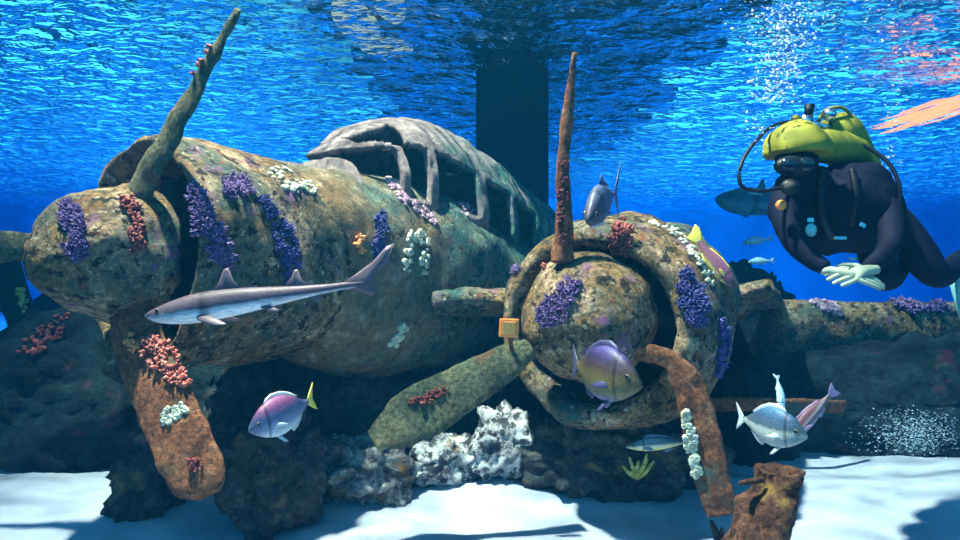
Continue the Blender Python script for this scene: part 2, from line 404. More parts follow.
def patch(host, name, path, width, n, r, mat, style='blob', label=None):
    """growth scattered over the host surface along a pixel path"""
    path = catmull([(a, b) for a, b in path], 8) if len(path) > 2 else [np.array(p, float) for p in path]
    mb = MB(); c = 0
    for k in range(n):
        t = random.random()*(len(path)-1); i = int(t); f = t-i
        q = path[i]*(1-f)+path[min(i+1, len(path)-1)]*f
        rad = width*math.sqrt(random.random())*(0.55+0.45*math.sin(math.pi*min(1, (t+.3)/(len(path)-.4)))); a = random.random()*6.28
        h = hit(host, q[0]+math.cos(a)*rad, q[1]+math.sin(a)*rad)
        if not h: continue
        polyp(mb, h[0], h[1], r*random.uniform(0.6, 1.3), style); c += 1
    if not c: print('EMPTY PATCH', host.name, name, path[0]); return None
    o = mb.build(name, mat, host)
    if label: o['label'] = label
    return o

# ------------------------------------------------------------------ aircraft helpers
class Frame:
    def __init__(s, o, back, up=Vector((0, 0, 1))):
        s.o = Vector(o); s.b = Vector(back).normalized(); s.s = s.b.cross(up).normalized(); s.u = s.s.cross(s.b).normalized()
    def p(s, t, a, h): return s.o+s.b*t+s.s*a+s.u*h

def rev(F, prof, n=64, cu=0.0, noise_amp=0.0, a0=0, a1=2*math.pi, closed=True):
    rings = []
    for (t, r) in prof:
        ring = [F.p(t, math.cos(a)*r, math.sin(a)*r+cu) for a in [a0+(a1-a0)*k/n for k in range(n if closed else n+1)]]
        rings.append(ring)
    return rings

def blade(name, pts, widths, thick, N, mat, parent, twist=0.0):
    """propeller blade: airfoil section lofted along pts; N = facing direction"""
    cp = catmull([tuple(p) for p in pts], 8); ww = catmull([(w,) for w in widths], 8); tt = catmull([(w,) for w in thick], 8)
    rings = []; N = Vector(N).normalized(); m = len(cp)
    for i in range(m):
        p = Vector(cp[i]); T = (Vector(cp[min(i+1, m-1)])-Vector(cp[max(i-1, 0)])).normalized()
        C = T.cross(N).normalized(); C = Matrix.Rotation(twist*(1-i/(m-1)), 3, T) @ C; Z = C.cross(T).normalized()
        w = max(0.004, float(ww[i][0]))/2; h = max(0.003, float(tt[i][0]))/2
        ring = []
        for k in range(16):
            a = 2*math.pi*k/16
            ring.append(p+C*w*math.cos(a)+Z*h*math.sin(a)*(1-0.35*math.cos(a)))
        rings.append(ring)
    mb = MB(); mb.loft(rings); o = mb.build(name, mat, parent)
    rough(o, 0.012, 9); return o

# ------------------------------------------------------------------ LEFT WRECK (fuselage, nose engine, canopy)
hubL = P(122, 246, 3.3)
FL = Frame(hubL, (0.6, 0.8, -0.03))
wreck = thing('airplane_wreck', P(300, 470, 4.5), 'encrusted airplane wreck with canopy and nose propeller on the left, beside pillar', 'airplane wreck')

# spinner dome
prof = []
for k in range(22):
    a = math.pi/2*k/21
    prof.append((-0.50*math.cos(a)+0.08, 0.012+0.35*math.sin(a)**1.15))
prof += [(0.11, 0.355), (0.14, 0.335), (0.15, 0.02)]
mb = MB(); mb.loft(rev(FL, prof, 72, cu=-0.045)); spL = mb.build('spinner', M_wreck, wreck); rough(spL, 0.03, 5)
# cowling: thick open-fronted shell
prof = [(0.75, 0.48), (0.35, 0.49), (0.15, 0.53), (0.08, 0.575), (0.10, 0.62), (0.26, 0.625), (0.60, 0.62), (0.80, 0.61), (1.00, 0.59), (1.14, 0.56), (1.16, 0.54), (1.05, 0.52)]
prof = [tuple(x) for x in catmull(prof, 4)]
mb = MB(); mb.loft(rev(FL, prof, 110, cu=-0.03), cap=False); cowL = mb.build('engine_cowling', M_wreck, wreck); rough(cowL, 0.035, 3.2)
# dark engine behind the spinner
mb = MB(); mb.loft(rev(FL, [(0.45, 0.02), (0.45, 0.5), (0.7, 0.5), (0.7, 0.02)], 40))
for k in range(9):
    a = 2*math.pi*k/9
    mb.tube([FL.p(0.36, math.cos(a)*0.14, math.sin(a)*0.14), FL.p(0.36, math.cos(a)*0.43, math.sin(a)*0.43)], 0.055, 10)
mb.build('engine', M_darkhole, wreck)
# fuselage
secs = [(t, (tp+bt)/2-0.124+0.03*t, rx, (tp-bt)/2) for (t, tp, bt, rx) in [(0.75, .66, -.42, .54), (1.1, .68, -.60, .57), (1.5, .67, -.74, .60), (1.95, .62, -.78, .59), (2.5, .55, -.76, .56), (3.0, .41, -.72, .50), (3.5, .30, -.68, .46), (4.4, .14, -.60, .38), (5.6, .05, -.5, .30), (7.0, -.02, -.4, .16)]]
rings = []
for (t, c, rx, rz) in catmull(secs, 9):
    sq = lambda v, e: math.copysign(abs(v)**e, v)
    e_ = 0.72 if 1.2 < t < 3.6 else (0.72+0.28*min(1, (1.2-t)/.4) if t <= 1.2 else min(1, 0.72+(t-3.6)*.3))
    rings.append([FL.p(t, sq(math.cos(2*math.pi*k/96), .5+e_/2)*rx, sq(math.sin(2*math.pi*k/96), e_)*rz+c) for k in range(96)])
mb = MB(); mb.loft(rings); fus = mb.build('fuselage', M_fus, wreck); rough(fus, 0.04, 2.6)
# canopy: half-ellipse greenhouse with window openings
def canopy():
    na = 72
    H = lambda t, z: z-0.124+0.03*t
    tops = [(1.26, .66, .36), (1.31, .77, .39), (1.38, .88, .40), (1.48, .98, .41), (1.65, 1.05, .42), (1.9, 1.12, .43), (2.15, 1.15, .43), (2.55, 1.08, .43), (3.1, .93, .42), (3.75, .72, .38), (4.2, .50, .34), (4.6, .32, .30), (5.3, .12, .24)]
    sill = lambda t: float(np.interp(t, [0.9, 1.1, 1.6, 1.95, 2.5, 3.0, 3.5, 4.4, 5.4], [.62, .62, .60, .57, .50, .40, .29, .1, -.02]))
    prof = catmull(tops, 16); V = []; info = []
    for (t, top, w) in prof:
        bz = sill(t)-0.16
        for j in range(na+1):
            a = math.pi*j/na; cx = math.copysign(abs(math.cos(a))**0.8, math.cos(a)); z = bz+(max(top-bz, .05))*math.sin(a)**0.75
            V.append(FL.p(t, cx*w, H(t, z))); info.append((t, z, cx*w))
    # (t0, t1, low at t0, low at t1, high at t0, high at t1)
    wins = [(1.38, 1.70, .87, .885, .88, 1.04), (1.30, 1.61, .40, .40, .80, .82), (1.68, 1.88, .50, .50, .87, .86), (1.97, 2.46, .50, .44, .86, .77), (2.58, 2.92, .38, .31, .72, .63), (3.02, 3.36, .30, .22, .60, .50)]
    F = []; n = len(prof)
    for i in range(n-1):
        for j in range(na):
            ids = (i*(na+1)+j, (i+1)*(na+1)+j, (i+1)*(na+1)+j+1, i*(na+1)+j+1)
            t = sum(info[q][0] for q in ids)/4; z = sum(info[q][1] for q in ids)/4; hole = False
            for a, b_, l0, l1, h0, h1 in wins:
                if a <= t <= b_ and (sum(info[q][2] for q in ids) > 0 or t < 1.5):
                    f = (t-a)/(b_-a)
                    if l0+(l1-l0)*f-.03 <= z <= h0+(h1-h0)*f: hole = True
            if not hole: F.append(ids)
    o = mk('canopy_frame', V, F, M_can, wreck)
    rough(o, 0.025, 4)
    s = o.modifiers.new('thickness', 'SOLIDIFY'); s.thickness = 0.045; s.offset = 0
    return o
can = canopy()

# propeller blades
nL = -FL.b
b1 = blade('propeller_blade', [P(134, 208, 3.25), P(151, 172, 3.15), P(176, 126, 3.05), P(206, 70, 2.95), P(238, 10, 2.85)], [0.19, 0.18, 0.14, 0.10, 0.03], [0.10, 0.06, 0.045, 0.03, 0.02], Vector((-0.6, -1, 0.1)), M_blade2, wreck)
b2 = blade('propeller_blade', [P(122, 290, 3.2), P(140, 345, 3.1), P(160, 395, 3.0), P(182, 445, 2.9), P(202, 482, 2.86), P(208, 496, 2.85)], [0.2, 0.27, 0.29, 0.30, 0.25, 0.10], [0.14, 0.08, 0.06, 0.05, 0.04, 0.03], Vector((-0.1, -1, 0.1)), M_blade, wreck)
b3 = blade('propeller_blade', [P(60, 243, 3.3), P(20, 246, 3.3), P(-40, 250, 3.3), P(-120, 262, 3.3)], [0.10, 0.15, 0.2, 0.1], [0.1, 0.05, 0.04, 0.02], Vector((0, -1, -0.2)), M_blade2, wreck)

# growth on the left wreck
patch(spL, 'anemone_patch', [(68, 205), (75, 235), (82, 258)], 12, 90, 0.018, M_purple, 'ane', 'purple anemone patch')
patch(spL, 'coral_patch', [(126, 200), (136, 225), (132, 248)], 9, 55, 0.018, M_red, 'leafy', 'rust red coral patch')
patch(spL, 'sponge_patch', [(58, 190), (85, 180), (112, 180)], 9, 40, 0.014, M_mauve, 'shell', 'mauve crust patch')
patch(cowL, 'anemone_patch', [(194, 190), (200, 215), (212, 238), (226, 262)], 13, 150, 0.02, M_purple, 'ane', 'purple anemone patch')
patch(cowL, 'anemone_patch', [(226, 186), (245, 188)], 11, 60, 0.018, M_purple, 'ane', 'round violet anemone patch')
patch(cowL, 'anemone_patch', [(264, 200), (280, 228), (288, 262), (291, 290)], 10, 110, 0.019, M_blue, 'ane', 'blue violet anemone patch')
patch(cowL, 'barnacle_patch', [(185, 272), (180, 292)], 8, 45, 0.014, M_white, 'shell', 'pale barnacle patch')
for o in (cowL, fus):
    patch(o, 'barnacle_patch', [(272, 170), (290, 182), (312, 192)], 9, 45, 0.017, M_white, 'shell', 'white and yellow barnacle patch')
patch(fus, 'barnacle_patch', [(388, 178), (405, 198), (437, 222)], 6, 80, 0.02, M_mauve, 'shell', 'mauve barnacle ridge')
patch(fus, 'anemone_patch', [(380, 215), (379, 240), (377, 258)], 7, 60, 0.022, M_blue, 'ane', 'blue anemone patch')
patch(fus, 'barnacle_patch', [(407, 270), (411, 240), (422, 236), (424, 275)], 5, 70, 0.02, M_white, 'shell', 'greenish white barnacle arch')
patch(fus, 'barnacle_patch', [(392, 345), (405, 325)], 4, 22, 0.02, M_white, 'shell', 'small white barnacle patch')
patch(fus, 'coral_patch', [(357, 240), (360, 250)], 6, 14, 0.02, M_orange, 'leafy', 'orange coral tuft')
patch(fus, 'coral_patch', [(462, 192), (465, 205), (472, 218)], 6, 30, 0.02, M_mauve, 'leafy', 'mauve coral ridge')
patch(b2, 'coral_patch', [(152, 340), (165, 360), (186, 378)], 15, 85, 0.018, M_pink, 'leafy', 'pink coral patch')
patch(b2, 'coral_patch', [(130, 335), (136, 350)], 6, 20, 0.015, M_orange, 'leafy', 'orange coral patch')
patch(b2, 'barnacle_patch', [(165, 420), (183, 408)], 8, 35, 0.014, M_white, 'shell', 'white barnacle patch')
patch(b2, 'coral_patch', [(194, 461), (198, 465)], 7, 20, 0.014, M_red, 'leafy', 'red coral tuft')
patch(b1, 'coral_patch', [(186, 80), (200, 62), (212, 42)], 4, 50, 0.012, M_pink, 'leafy', 'pink coral edge')

# ------------------------------------------------------------------ RIGHT WRECK (engine nacelle)
hubR = P(583, 318, 3.55)
FR = Frame(hubR, (0.5, 0.87, 0.0))
eng = thing('engine_nacelle', P(620, 470, 4.0), 'sunken aircraft engine with round open cowling and bent propeller, beneath the grey fish', 'aircraft engine')
prof = []
for k in range(20):
    a = math.pi/2*k/19
    prof.append((-0.36*math.cos(a)+0.06, 0.012+0.355*math.sin(a)**0.9))
prof += [(0.14, 0.365), (0.17, 0.34), (0.18, 0.02)]
mb = MB(); mb.loft(rev(FR, prof, 72)); spR = mb.build('spinner', M_wreck, eng); rough(spR, 0.025, 5)
prof = [(0.75, 0.45), (0.35, 0.45), (0.14, 0.465), (0.08, 0.50), (0.10, 0.56), (0.22, 0.62), (0.40, 0.665), (0.60, 0.685), (0.80, 0.685), (0.82, 0.65), (0.7, 0.63)]
prof = [tuple(x) for x in catmull(prof, 4)]
mb = MB(); mb.loft(rev(FR, prof, 110, cu=-0.06), cap=False); cowR = mb.build('engine_cowling', M_wreck, eng); rough(cowR, 0.035, 3.2, off=5)
mb = MB(); mb.loft(rev(FR, [(0.5, 0.02), (0.5, 0.56), (0.8, 0.56), (0.8, 0.02)], 40))
for k in range(9):
    a = 2*math.pi*k/9
    mb.tube([FR.p(0.38, math.cos(a)*0.14, math.sin(a)*0.14), FR.p(0.38, math.cos(a)*0.47, math.sin(a)*0.47)], 0.06, 10)
mb.build('engine', M_darkhole, eng)
prof = [tuple(x) for x in catmull([(0.8, 0.6), (1.3, 0.62), (1.9, 0.55), (2.6, 0.42), (3.2, 0.2), (3.3, 0.02)], 5)]
mb = MB(); mb.loft(rev(FR, prof, 64)); nac = mb.build('nacelle_body', M_fus, eng); rough(nac, 0.05, 2.5)
# broken wing roots on both sides
def slabwing(name, pts, chord, thick, N, mat, parent, amp=0.03):
    cp = catmull([tuple(p) for p in pts], 10); rings = []; m = len(cp); N = Vector(N).normalized()
    for i in range(m):
        p = Vector(cp[i]); T = (Vector(cp[min(i+1, m-1)])-Vector(cp[max(i-1, 0)])).normalized()
        C = N-T*N.dot(T); C.normalize(); Z = T.cross(C).normalized()
        f = i/(m-1); ch = chord[0]*(1-f)+chord[1]*f; th = thick[0]*(1-f)+thick[1]*f
        ring = []
        for k in range(32):
            a = 2*math.pi*k/32; x = (1-math.cos(a))/2
            zz = math.copysign(1, math.sin(a))*2.6*(0.297*math.sqrt(x)-0.126*x-0.352*x*x+0.284*x**3-0.1015*x**4)*th*(1 if 1e-6 < x else 0)
            ring.append(p+C*(x*ch)+Z*zz)
        rings.append(ring)
    mb = MB(); mb.loft(rings); o = mb.build(name, mat, parent); rough(o, amp, 3.5); return o
wl1 = slabwing('wing_root', [P(436, 300, 4.1), P(470, 298, 4.15), P(540, 302, 4.3), P(600, 310, 4.5)], (0.5, 1.2), (0.26, 0.45), (0.25, 1, -0.15), M_wreck, eng)
wl2 = slabwing('wing_stub', [P(690, 300, 4.7), P(730, 296, 4.6), P(752, 288, 4.55), P(768, 284, 4.5)], (1.2, 0.9), (0.5, 0.22), (0.25, 1, -0.3), M_wreck, eng)
# blades
nR = -FR.b
c1 = blade('propeller_blade', [P(563, 262, 3.45), P(564, 225, 3.42), P(563, 170, 3.4), P(568, 110, 3.38), P(575, 52, 3.36)], [0.13, 0.09, 0.07, 0.055, 0.03], [0.10, 0.07, 0.05, 0.045, 0.03], Vector((-0.2, -1, 0)), M_blade, eng)
c2 = blade('propeller_blade', [P(530, 348, 3.4), P(500, 366, 3.35), P(455, 392, 3.3), P(410, 418, 3.25), P(372, 442, 3.2)], [0.12, 0.20, 0.25, 0.27, 0.12], [0.1, 0.06, 0.05, 0.04, 0.02], Vector((0.3, -1, 0.45)), M_blade2, eng)
c3 = blade('propeller_blade', [P(606, 338, 3.45), P(640, 350, 3.35), P(672, 362, 3.3), P(690, 388, 3.28), P(701, 430, 3.26), P(712, 475, 3.24), P(722, 516, 3.22)], [0.08, 0.09, 0.11, 0.17, 0.19, 0.18, 0.15], [0.08, 0.08, 0.08, 0.06, 0.05, 0.04, 0.03], Vector((-0.1, -1, 0.2)), M_blade, eng)
# orange tag plate
def plate(name, c, w, h, d, mat, parent, rotz=0.0, roty=0.0):
    R = Matrix.Rotation(rotz, 3, 'Z') @ Matrix.Rotation(roty, 3, 'Y')
    mb = MB(); mb.box(c, (w, d, h), R); o = mb.build(name, mat, parent, smooth=False)
    bv = o.modifiers.new('bevel', 'BEVEL'); bv.width = 0.006; bv.segments = 2
    return o
M_tag = plain('orange_tag_paint', (0.90, 0.26, 0.05), 0.6, bs=30, vary=0.2)
M_tagl = plain('orange_tag_label', (1.0, 0.36, 0.08), 0.6, bs=90, vary=0.3)
pl = plate('tag_plate', P(509, 328, 3.28), 0.10, 0.095, 0.03, M_tag, eng, 0.25, 0.05)
pl['label'] = 'small orange square plate'
plate('label_panel', P(509, 328, 3.262), 0.07, 0.065, 0.006, M_tagl, pl, 0.25, 0.05)
mb = MB(); mb.tube([P(512, 352, 3.35), P(509, 330, 3.31)], 0.012, 8); mb.build('bracket', M_blade, eng)

patch(spR, 'anemone_patch', [(545, 318), (560, 305), (572, 285)], 15, 110, 0.017, M_purple, 'ane', 'violet anemone patch')
patch(spR, 'coral_patch', [(515, 282), (530, 272), (545, 266)], 5, 35, 0.014, M_pink, 'leafy', 'pink coral patch')
patch(cowR, 'coral_patch', [(620, 225), (620, 250)], 11, 60, 0.02, M_red, 'leafy', 'dark red coral patch')
patch(cowR, 'anemone_patch', [(685, 278), (692, 300), (695, 318)], 14, 130, 0.02, M_blue, 'ane', 'blue violet anemone patch')
for o in (cowR, nac):
    patch(o, 'anemone_patch', [(722, 320), (722, 350), (716, 375)], 5, 60, 0.018, M_blue, 'ane', 'blue anemone fringe')
patch(cowR, 'barnacle_patch', [(652, 222), (675, 232), (695, 255), (712, 285)], 5, 80, 0.015, M_white, 'shell', 'white barnacle rim')
patch(cowR, 'anemone_patch', [(514, 266), (517, 270)], 7, 30, 0.018, M_purple, 'ane', 'dark purple anemone')
patch(cowR, 'sponge_patch', [(528, 242), (536, 236)], 4, 16, 0.015, M_yellow, 'shell', 'yellow sponge tuft')
patch(c1, 'coral_patch', [(562, 240), (563, 200), (566, 160)], 5, 60, 0.013, M_red, 'leafy', 'red coral crust')
patch(c2, 'coral_patch', [(412, 402), (430, 398), (445, 392)], 6, 40, 0.014, M_red, 'leafy', 'rusty coral fringe')
patch(c3, 'barnacle_patch', [(686, 412), (690, 440), (697, 475)], 6, 90, 0.017, M_white, 'shell', 'white barnacle strip')

# ------------------------------------------------------------------ wing section lying behind on the right
wing = slabwing('wing_section', [P(776, 300, 5.2), P(850, 301, 5.3), P(960, 302, 5.45), P(1080, 305, 5.6)], (1.2, 1.2), (0.62, 0.62), (0.0, 0.30, -1.0), M_wreck, None, 0.04)
tag(wing, 'long algae covered wing section lying below the diver', 'wing')
patch(wing, 'barnacle_patch', [(812, 300), (826, 305), (840, 312)], 5, 60, 0.025, M_mauve, 'shell', 'pale mauve barnacle patch')
patch(wing, 'coral_patch', [(895, 305), (945, 308)], 7, 60, 0.025, M_purple, 'leafy', 'violet coral patch')
spar = slabwing('metal_beam', [P(640, 399, 4.35), P(700, 398, 4.35), P(770, 398, 4.45), P(846, 400, 4.6)], (0.10, 0.10), (0.06, 0.06), (0, 0.2, -1), M_blade, None, 0.012)
tag(spar, 'horizontal rusty brown beam running right from under the round engine', 'beam')
# bent strut far left
mb = MB()
mb.tube([P(2, 262, 5.4), P(10, 290, 5.35), P(22, 312, 5.3), P(34, 334, 5.3)], [0.11, 0.12, 0.10, 0.16], 12)
ls = mb.build('bent_strut', M_reef, None); rough(ls, 0.05, 5); tag(ls, 'crusty bent strut rising at the far left edge under the propeller', 'strut')
patch(ls, 'sponge_patch', [(20, 290), (26, 312)], 5, 18, 0.02, M_yellow, 'shell', 'yellow sponge specks')

# ------------------------------------------------------------------ rocks
def rock(name, c, d, mat, seed, label, sub=5, amp=0.35, scale=1.6, cat='rock', group=None, flat=0.0):
    vs, fs = ICO[sub]; V = []
    c = Vector(c); off = Vector((seed*3.7, seed*1.3, seed*2.1))
    for v in vs:
        w = Vector(v); n1 = fbm(w*scale+off, 1.0, 6)
        cell = noise.cell(w*2.3+off)*0.10
        f = 1+amp*n1+cell*amp
        q = Vector((w.x*d[0]/2*f, w.y*d[1]/2*f, w.z*d[2]/2*f)); 
        fine = (abs(noise.fractal((c+q)*7.0, 0.7, 2.0, 5))-.3)*0.085*min(1.2, max(d))
        q += w*fine
        V.append(c+q)
    o = mk(name, V, fs, mat)
    return tag(o, label, cat, group)
R = []
def rk(px, py, Y, d, mat, seed, label, sub=5, **k):
    R.append(rock('reef_rock', P(px, py, Y), d, mat, seed, label, sub, **k))
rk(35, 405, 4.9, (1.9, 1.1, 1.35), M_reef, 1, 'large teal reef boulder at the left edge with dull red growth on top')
rk(165, 425, 5.0, (1.3, 0.8, 1.3), M_reef, 2, 'dark reef boulder behind the downward propeller blade')
rk(150, 483, 3.75, (0.42, 0.45, 0.5), M_rock, 3, 'small black rock on sand left of the hanging propeller blade tip')
rk(272, 472, 3.55, (0.56, 0.5, 0.75), M_rock, 4, 'blocky dark rock on sand beneath the pink backed fish')
M_rockm = crust('grey_crusted_rock', [(0.3, (0.02, 0.025, 0.03)), (0.46, (0.12, 0.12, 0.13)), (0.56, (0.38, 0.38, 0.38)), (0.7, (0.75, 0.75, 0.72))], spots=[((0.30, 0.16, 0.06), 5.0, 0.58, 0.66)], s1=8, s2=32, dist=0.05)
rk(358, 470, 3.95, (0.72, 0.5, 0.42), M_rockm, 5, 'low grey crusted rock just right of the blocky dark rock')
rk(310, 425, 4.6, (1.5, 0.6, 1.0), M_rock, 6, 'dark reef mass under the airplane wreck belly behind the low grey crusted rock')
rk(440, 460, 4.2, (0.6, 0.45, 0.34), M_rockp, 7, 'white dusted rock below the olive propeller blade')
rk(503, 445, 4.2, (0.42, 0.45, 0.50), M_rockp, 8, 'taller white dusted rock left of the dark rock under the engine')
rk(450, 415, 5.0, (1.2, 0.6, 0.9), M_rock, 9, 'shaded rock between the two wrecks behind the white dusted rocks')
rk(615, 452, 4.15, (1.3, 0.7, 0.65), M_rock, 10, 'dark rock ledge under the round engine cowling')
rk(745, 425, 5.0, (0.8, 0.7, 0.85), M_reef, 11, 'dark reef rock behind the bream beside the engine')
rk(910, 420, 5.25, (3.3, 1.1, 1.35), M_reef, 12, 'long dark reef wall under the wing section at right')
rk(575, 420, 5.0, (1.1, 0.6, 0.8), M_rock, 31, 'dark rock hidden in shade directly behind the round engine')
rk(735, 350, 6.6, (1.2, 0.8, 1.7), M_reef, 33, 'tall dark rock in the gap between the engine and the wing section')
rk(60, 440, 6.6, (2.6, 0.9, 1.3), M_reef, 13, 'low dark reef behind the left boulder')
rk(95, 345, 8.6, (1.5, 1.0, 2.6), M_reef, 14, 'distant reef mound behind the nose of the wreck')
for k, (x, y, d) in enumerate([(-2.4, 14.5, (2.2, 2.8, 1.2)), (0.4, 14, (2.4, 2.8, 1.5)), (3.4, 14.5, (2.4, 3.0, 1.2)), (1.6, 18.5, (4.2, 2.6, 1.8)), (-4.9, 18, (2.4, 2.6, 1.0))]):
    R.append(rock('reef_rock', (x, y, .2), d, M_rock, 20+k, 'dark reef mound on the far tank floor behind the wrecks', 4, group='far reef mounds'))
patch(R[0], 'coral_patch', [(62, 325), (28, 350)], 11, 45, 0.026, M_red, 'leafy', 'dull red coral patch')

# foreground log
lg = MB(); rings = []
for (px, py, Y, r) in catmull([(742, 600, 2.35, 0.135), (756, 545, 2.4, 0.115), (767, 510, 2.45, 0.098), (778, 487, 2.5, 0.09), (783, 470, 2.5, 0.092)], 10):
    c = P(px, py, Y)
    rings.append([c+Vector((math.cos(a)*r*(1+.12*math.sin(3*a)+.05*math.sin(11*a)), math.sin(a)*r*.8, 0.28*r*math.cos(a)*-0.3)) for a in [2*math.pi*k/56 for k in range(56)]])
top = rings[-1]; c = sum(top, Vector())/len(top)
for f, dz in ((0.75, 0.0), (0.66, -0.03), (0.4, -0.06), (0.1, -0.07)):
    rings.append([c+(v-c)*f+Vector((0, 0, dz)) for v in top])
lg.loft(rings, cap=True)
log = lg.build('tree_stump', M_wood, None); rough(log, 0.025, 9, 5)
tag(log, 'broken brown wooden stump leaning in the right foreground', 'stump')
mb = MB(); mb.tube([P(762, 480, 2.47), P(746, 482, 2.42), P(740, 483, 2.4)], [.014, .011, .008], 8); mb.build('branch_stub', M_wood, log)
mb = MB()
mb.tube([P(716, 560, 2.6), P(718, 540, 2.6), P(714, 528, 2.6), P(711, 521, 2.6)], [.02, .016, .013, .008], 8)
mb.tube([P(718, 560, 2.6), P(721, 540, 2.6), P(722, 528, 2.6)], [.018, .014, .008], 8)
tw = mb.build('twig', M_rock, None); tag(tw, 'dark forked twig on sand left of the wooden stump', 'twig')
# yellow branching coral
mb = MB(); base = P(637, 478, 3.75)
for k, (dx, dz) in enumerate([(-.09, .08), (-.05, .13), (0.0, .11), (.05, .15), (.09, .11)]):
    mb.tube([base, base+Vector((dx*.5, -.02, dz*.35)), base+Vector((dx, -.03, dz))], [.014, .012, .007], 7)
    mb.tube([base+Vector((dx*.5, -.02, dz*.35)), base+Vector((dx*.5+.03, -.03, dz*.8))], [.011, .006], 6)
yc = mb.build('branching_coral', M_yellow, None); tag(yc, 'small yellow green branching coral in front of the dark ledge', 'coral')

# ------------------------------------------------------------------ fish
def fishmat(name, stops, rough_=0.35, wave=None):
    m, nt, nd, lk, b = newmat(name)
    tc = nd.new('ShaderNodeTexCoord'); sp = nd.new('ShaderNodeSeparateXYZ'); lk.new(tc.outputs['Generated'], sp.inputs[0])
    n = nd.new('ShaderNodeTexNoise'); n.inputs['Scale'].default_value = 9; n.inputs['Detail'].default_value = 5
    lk.new(tc.outputs['Generated'], n.inputs['Vector'])
    ma = nd.new('ShaderNodeMath'); ma.operation = 'MULTIPLY_ADD'; ma.inputs[1].default_value = 0.14; ma.inputs[2].default_value = -0.07
    lk.new(n.outputs['Fac'], ma.inputs[0]); ad = nd.new('ShaderNodeMath'); lk.new(sp.outputs[2], ad.inputs[0]); lk.new(ma.outputs[0], ad.inputs[1])
    r = ramp(nd, lk, ad.outputs[0], stops); gx = ramp(nd, lk, sp.outputs[0], [(0.0, (.9,)*3), (.70, (1,)*3), (.745, (.35,)*3), (.765, (1,)*3), (.86, (.75,)*3), (1.0, (.6,)*3)])
    n3 = nd.new('ShaderNodeTexNoise'); n3.inputs['Scale'].default_value = 28; n3.inputs['Detail'].default_value = 4; lk.new(tc.outputs['Generated'], n3.inputs['Vector'])
    g3 = ramp(nd, lk, n3.outputs['Fac'], [(.35, (.65,)*3), (.65, (1.15,)*3)])
    m1 = nd.new('ShaderNodeMix'); m1.data_type = 'RGBA'; m1.blend_type = 'MULTIPLY'; m1.inputs['Factor'].default_value = 1; lk.new(r.outputs[0], m1.inputs[6]); lk.new(gx.outputs[0], m1.inputs[7])
    m2 = nd.new('ShaderNodeMix'); m2.data_type = 'RGBA'; m2.blend_type = 'MULTIPLY'; m2.inputs['Factor'].default_value = 1; lk.new(m1.outputs[2], m2.inputs[6]); lk.new(g3.outputs[0], m2.inputs[7])
    lk.new(m2.outputs[2], b.inputs['Base Color'])
    b.inputs['Roughness'].default_value = 0.5; b.inputs['Specular IOR Level'].default_value = 0.35
    v = nd.new('ShaderNodeTexVoronoi'); v.inputs['Scale'].default_value = 160; lk.new(tc.outputs['Object'], v.inputs['Vector'])
    bp = nd.new('ShaderNodeBump'); bp.inputs['Strength'].default_value = 0.25; bp.inputs['Distance'].default_value = 0.003
    lk.new(v.outputs['Distance'], bp.inputs['Height']); lk.new(bp.outputs[0], b.inputs['Normal'])
    return m
M_eye = plain('fish_eye_black', (0.01, 0.01, 0.012), 0.15)
M_iris = plain('fish_iris', (0.26, 0.22, 0.15), 0.3)

def basis(fwd, up):
    f = Vector(fwd).normalized(); s = Vector(up).cross(f).normalized(); u = f.cross(s).normalized()
    return Matrix((f, s, u)).transposed()      # columns: x fwd, y left, z up

def fin(outline, th=0.004, bend=0.0):
    """flat fin outline in local xz -> thin lens with rounded thickness"""
    n = len(outline); c = sum((Vector((a, 0, b)) for a, b in outline), Vector())/n
    V = [Vector((a, 0, b)) for a, b in outline]; V1 = [c+(v-c)*0.8+Vector((0, th/2, 0)) for v in V]; V2 = [c+(v-c)*0.8-Vector((0, th/2, 0)) for v in V]
    m = MB(); vs = V+V1+V2; F = []
    for i in range(n):
        j = (i+1) % n
        F += [(i, j, n+j, n+i), (j, i, 2*n+i, 2*n+j)]
    F += [tuple(n+i for i in range(n)), tuple(2*n+i for i in range(n))[::-1]]
    m.add(vs, F); return m

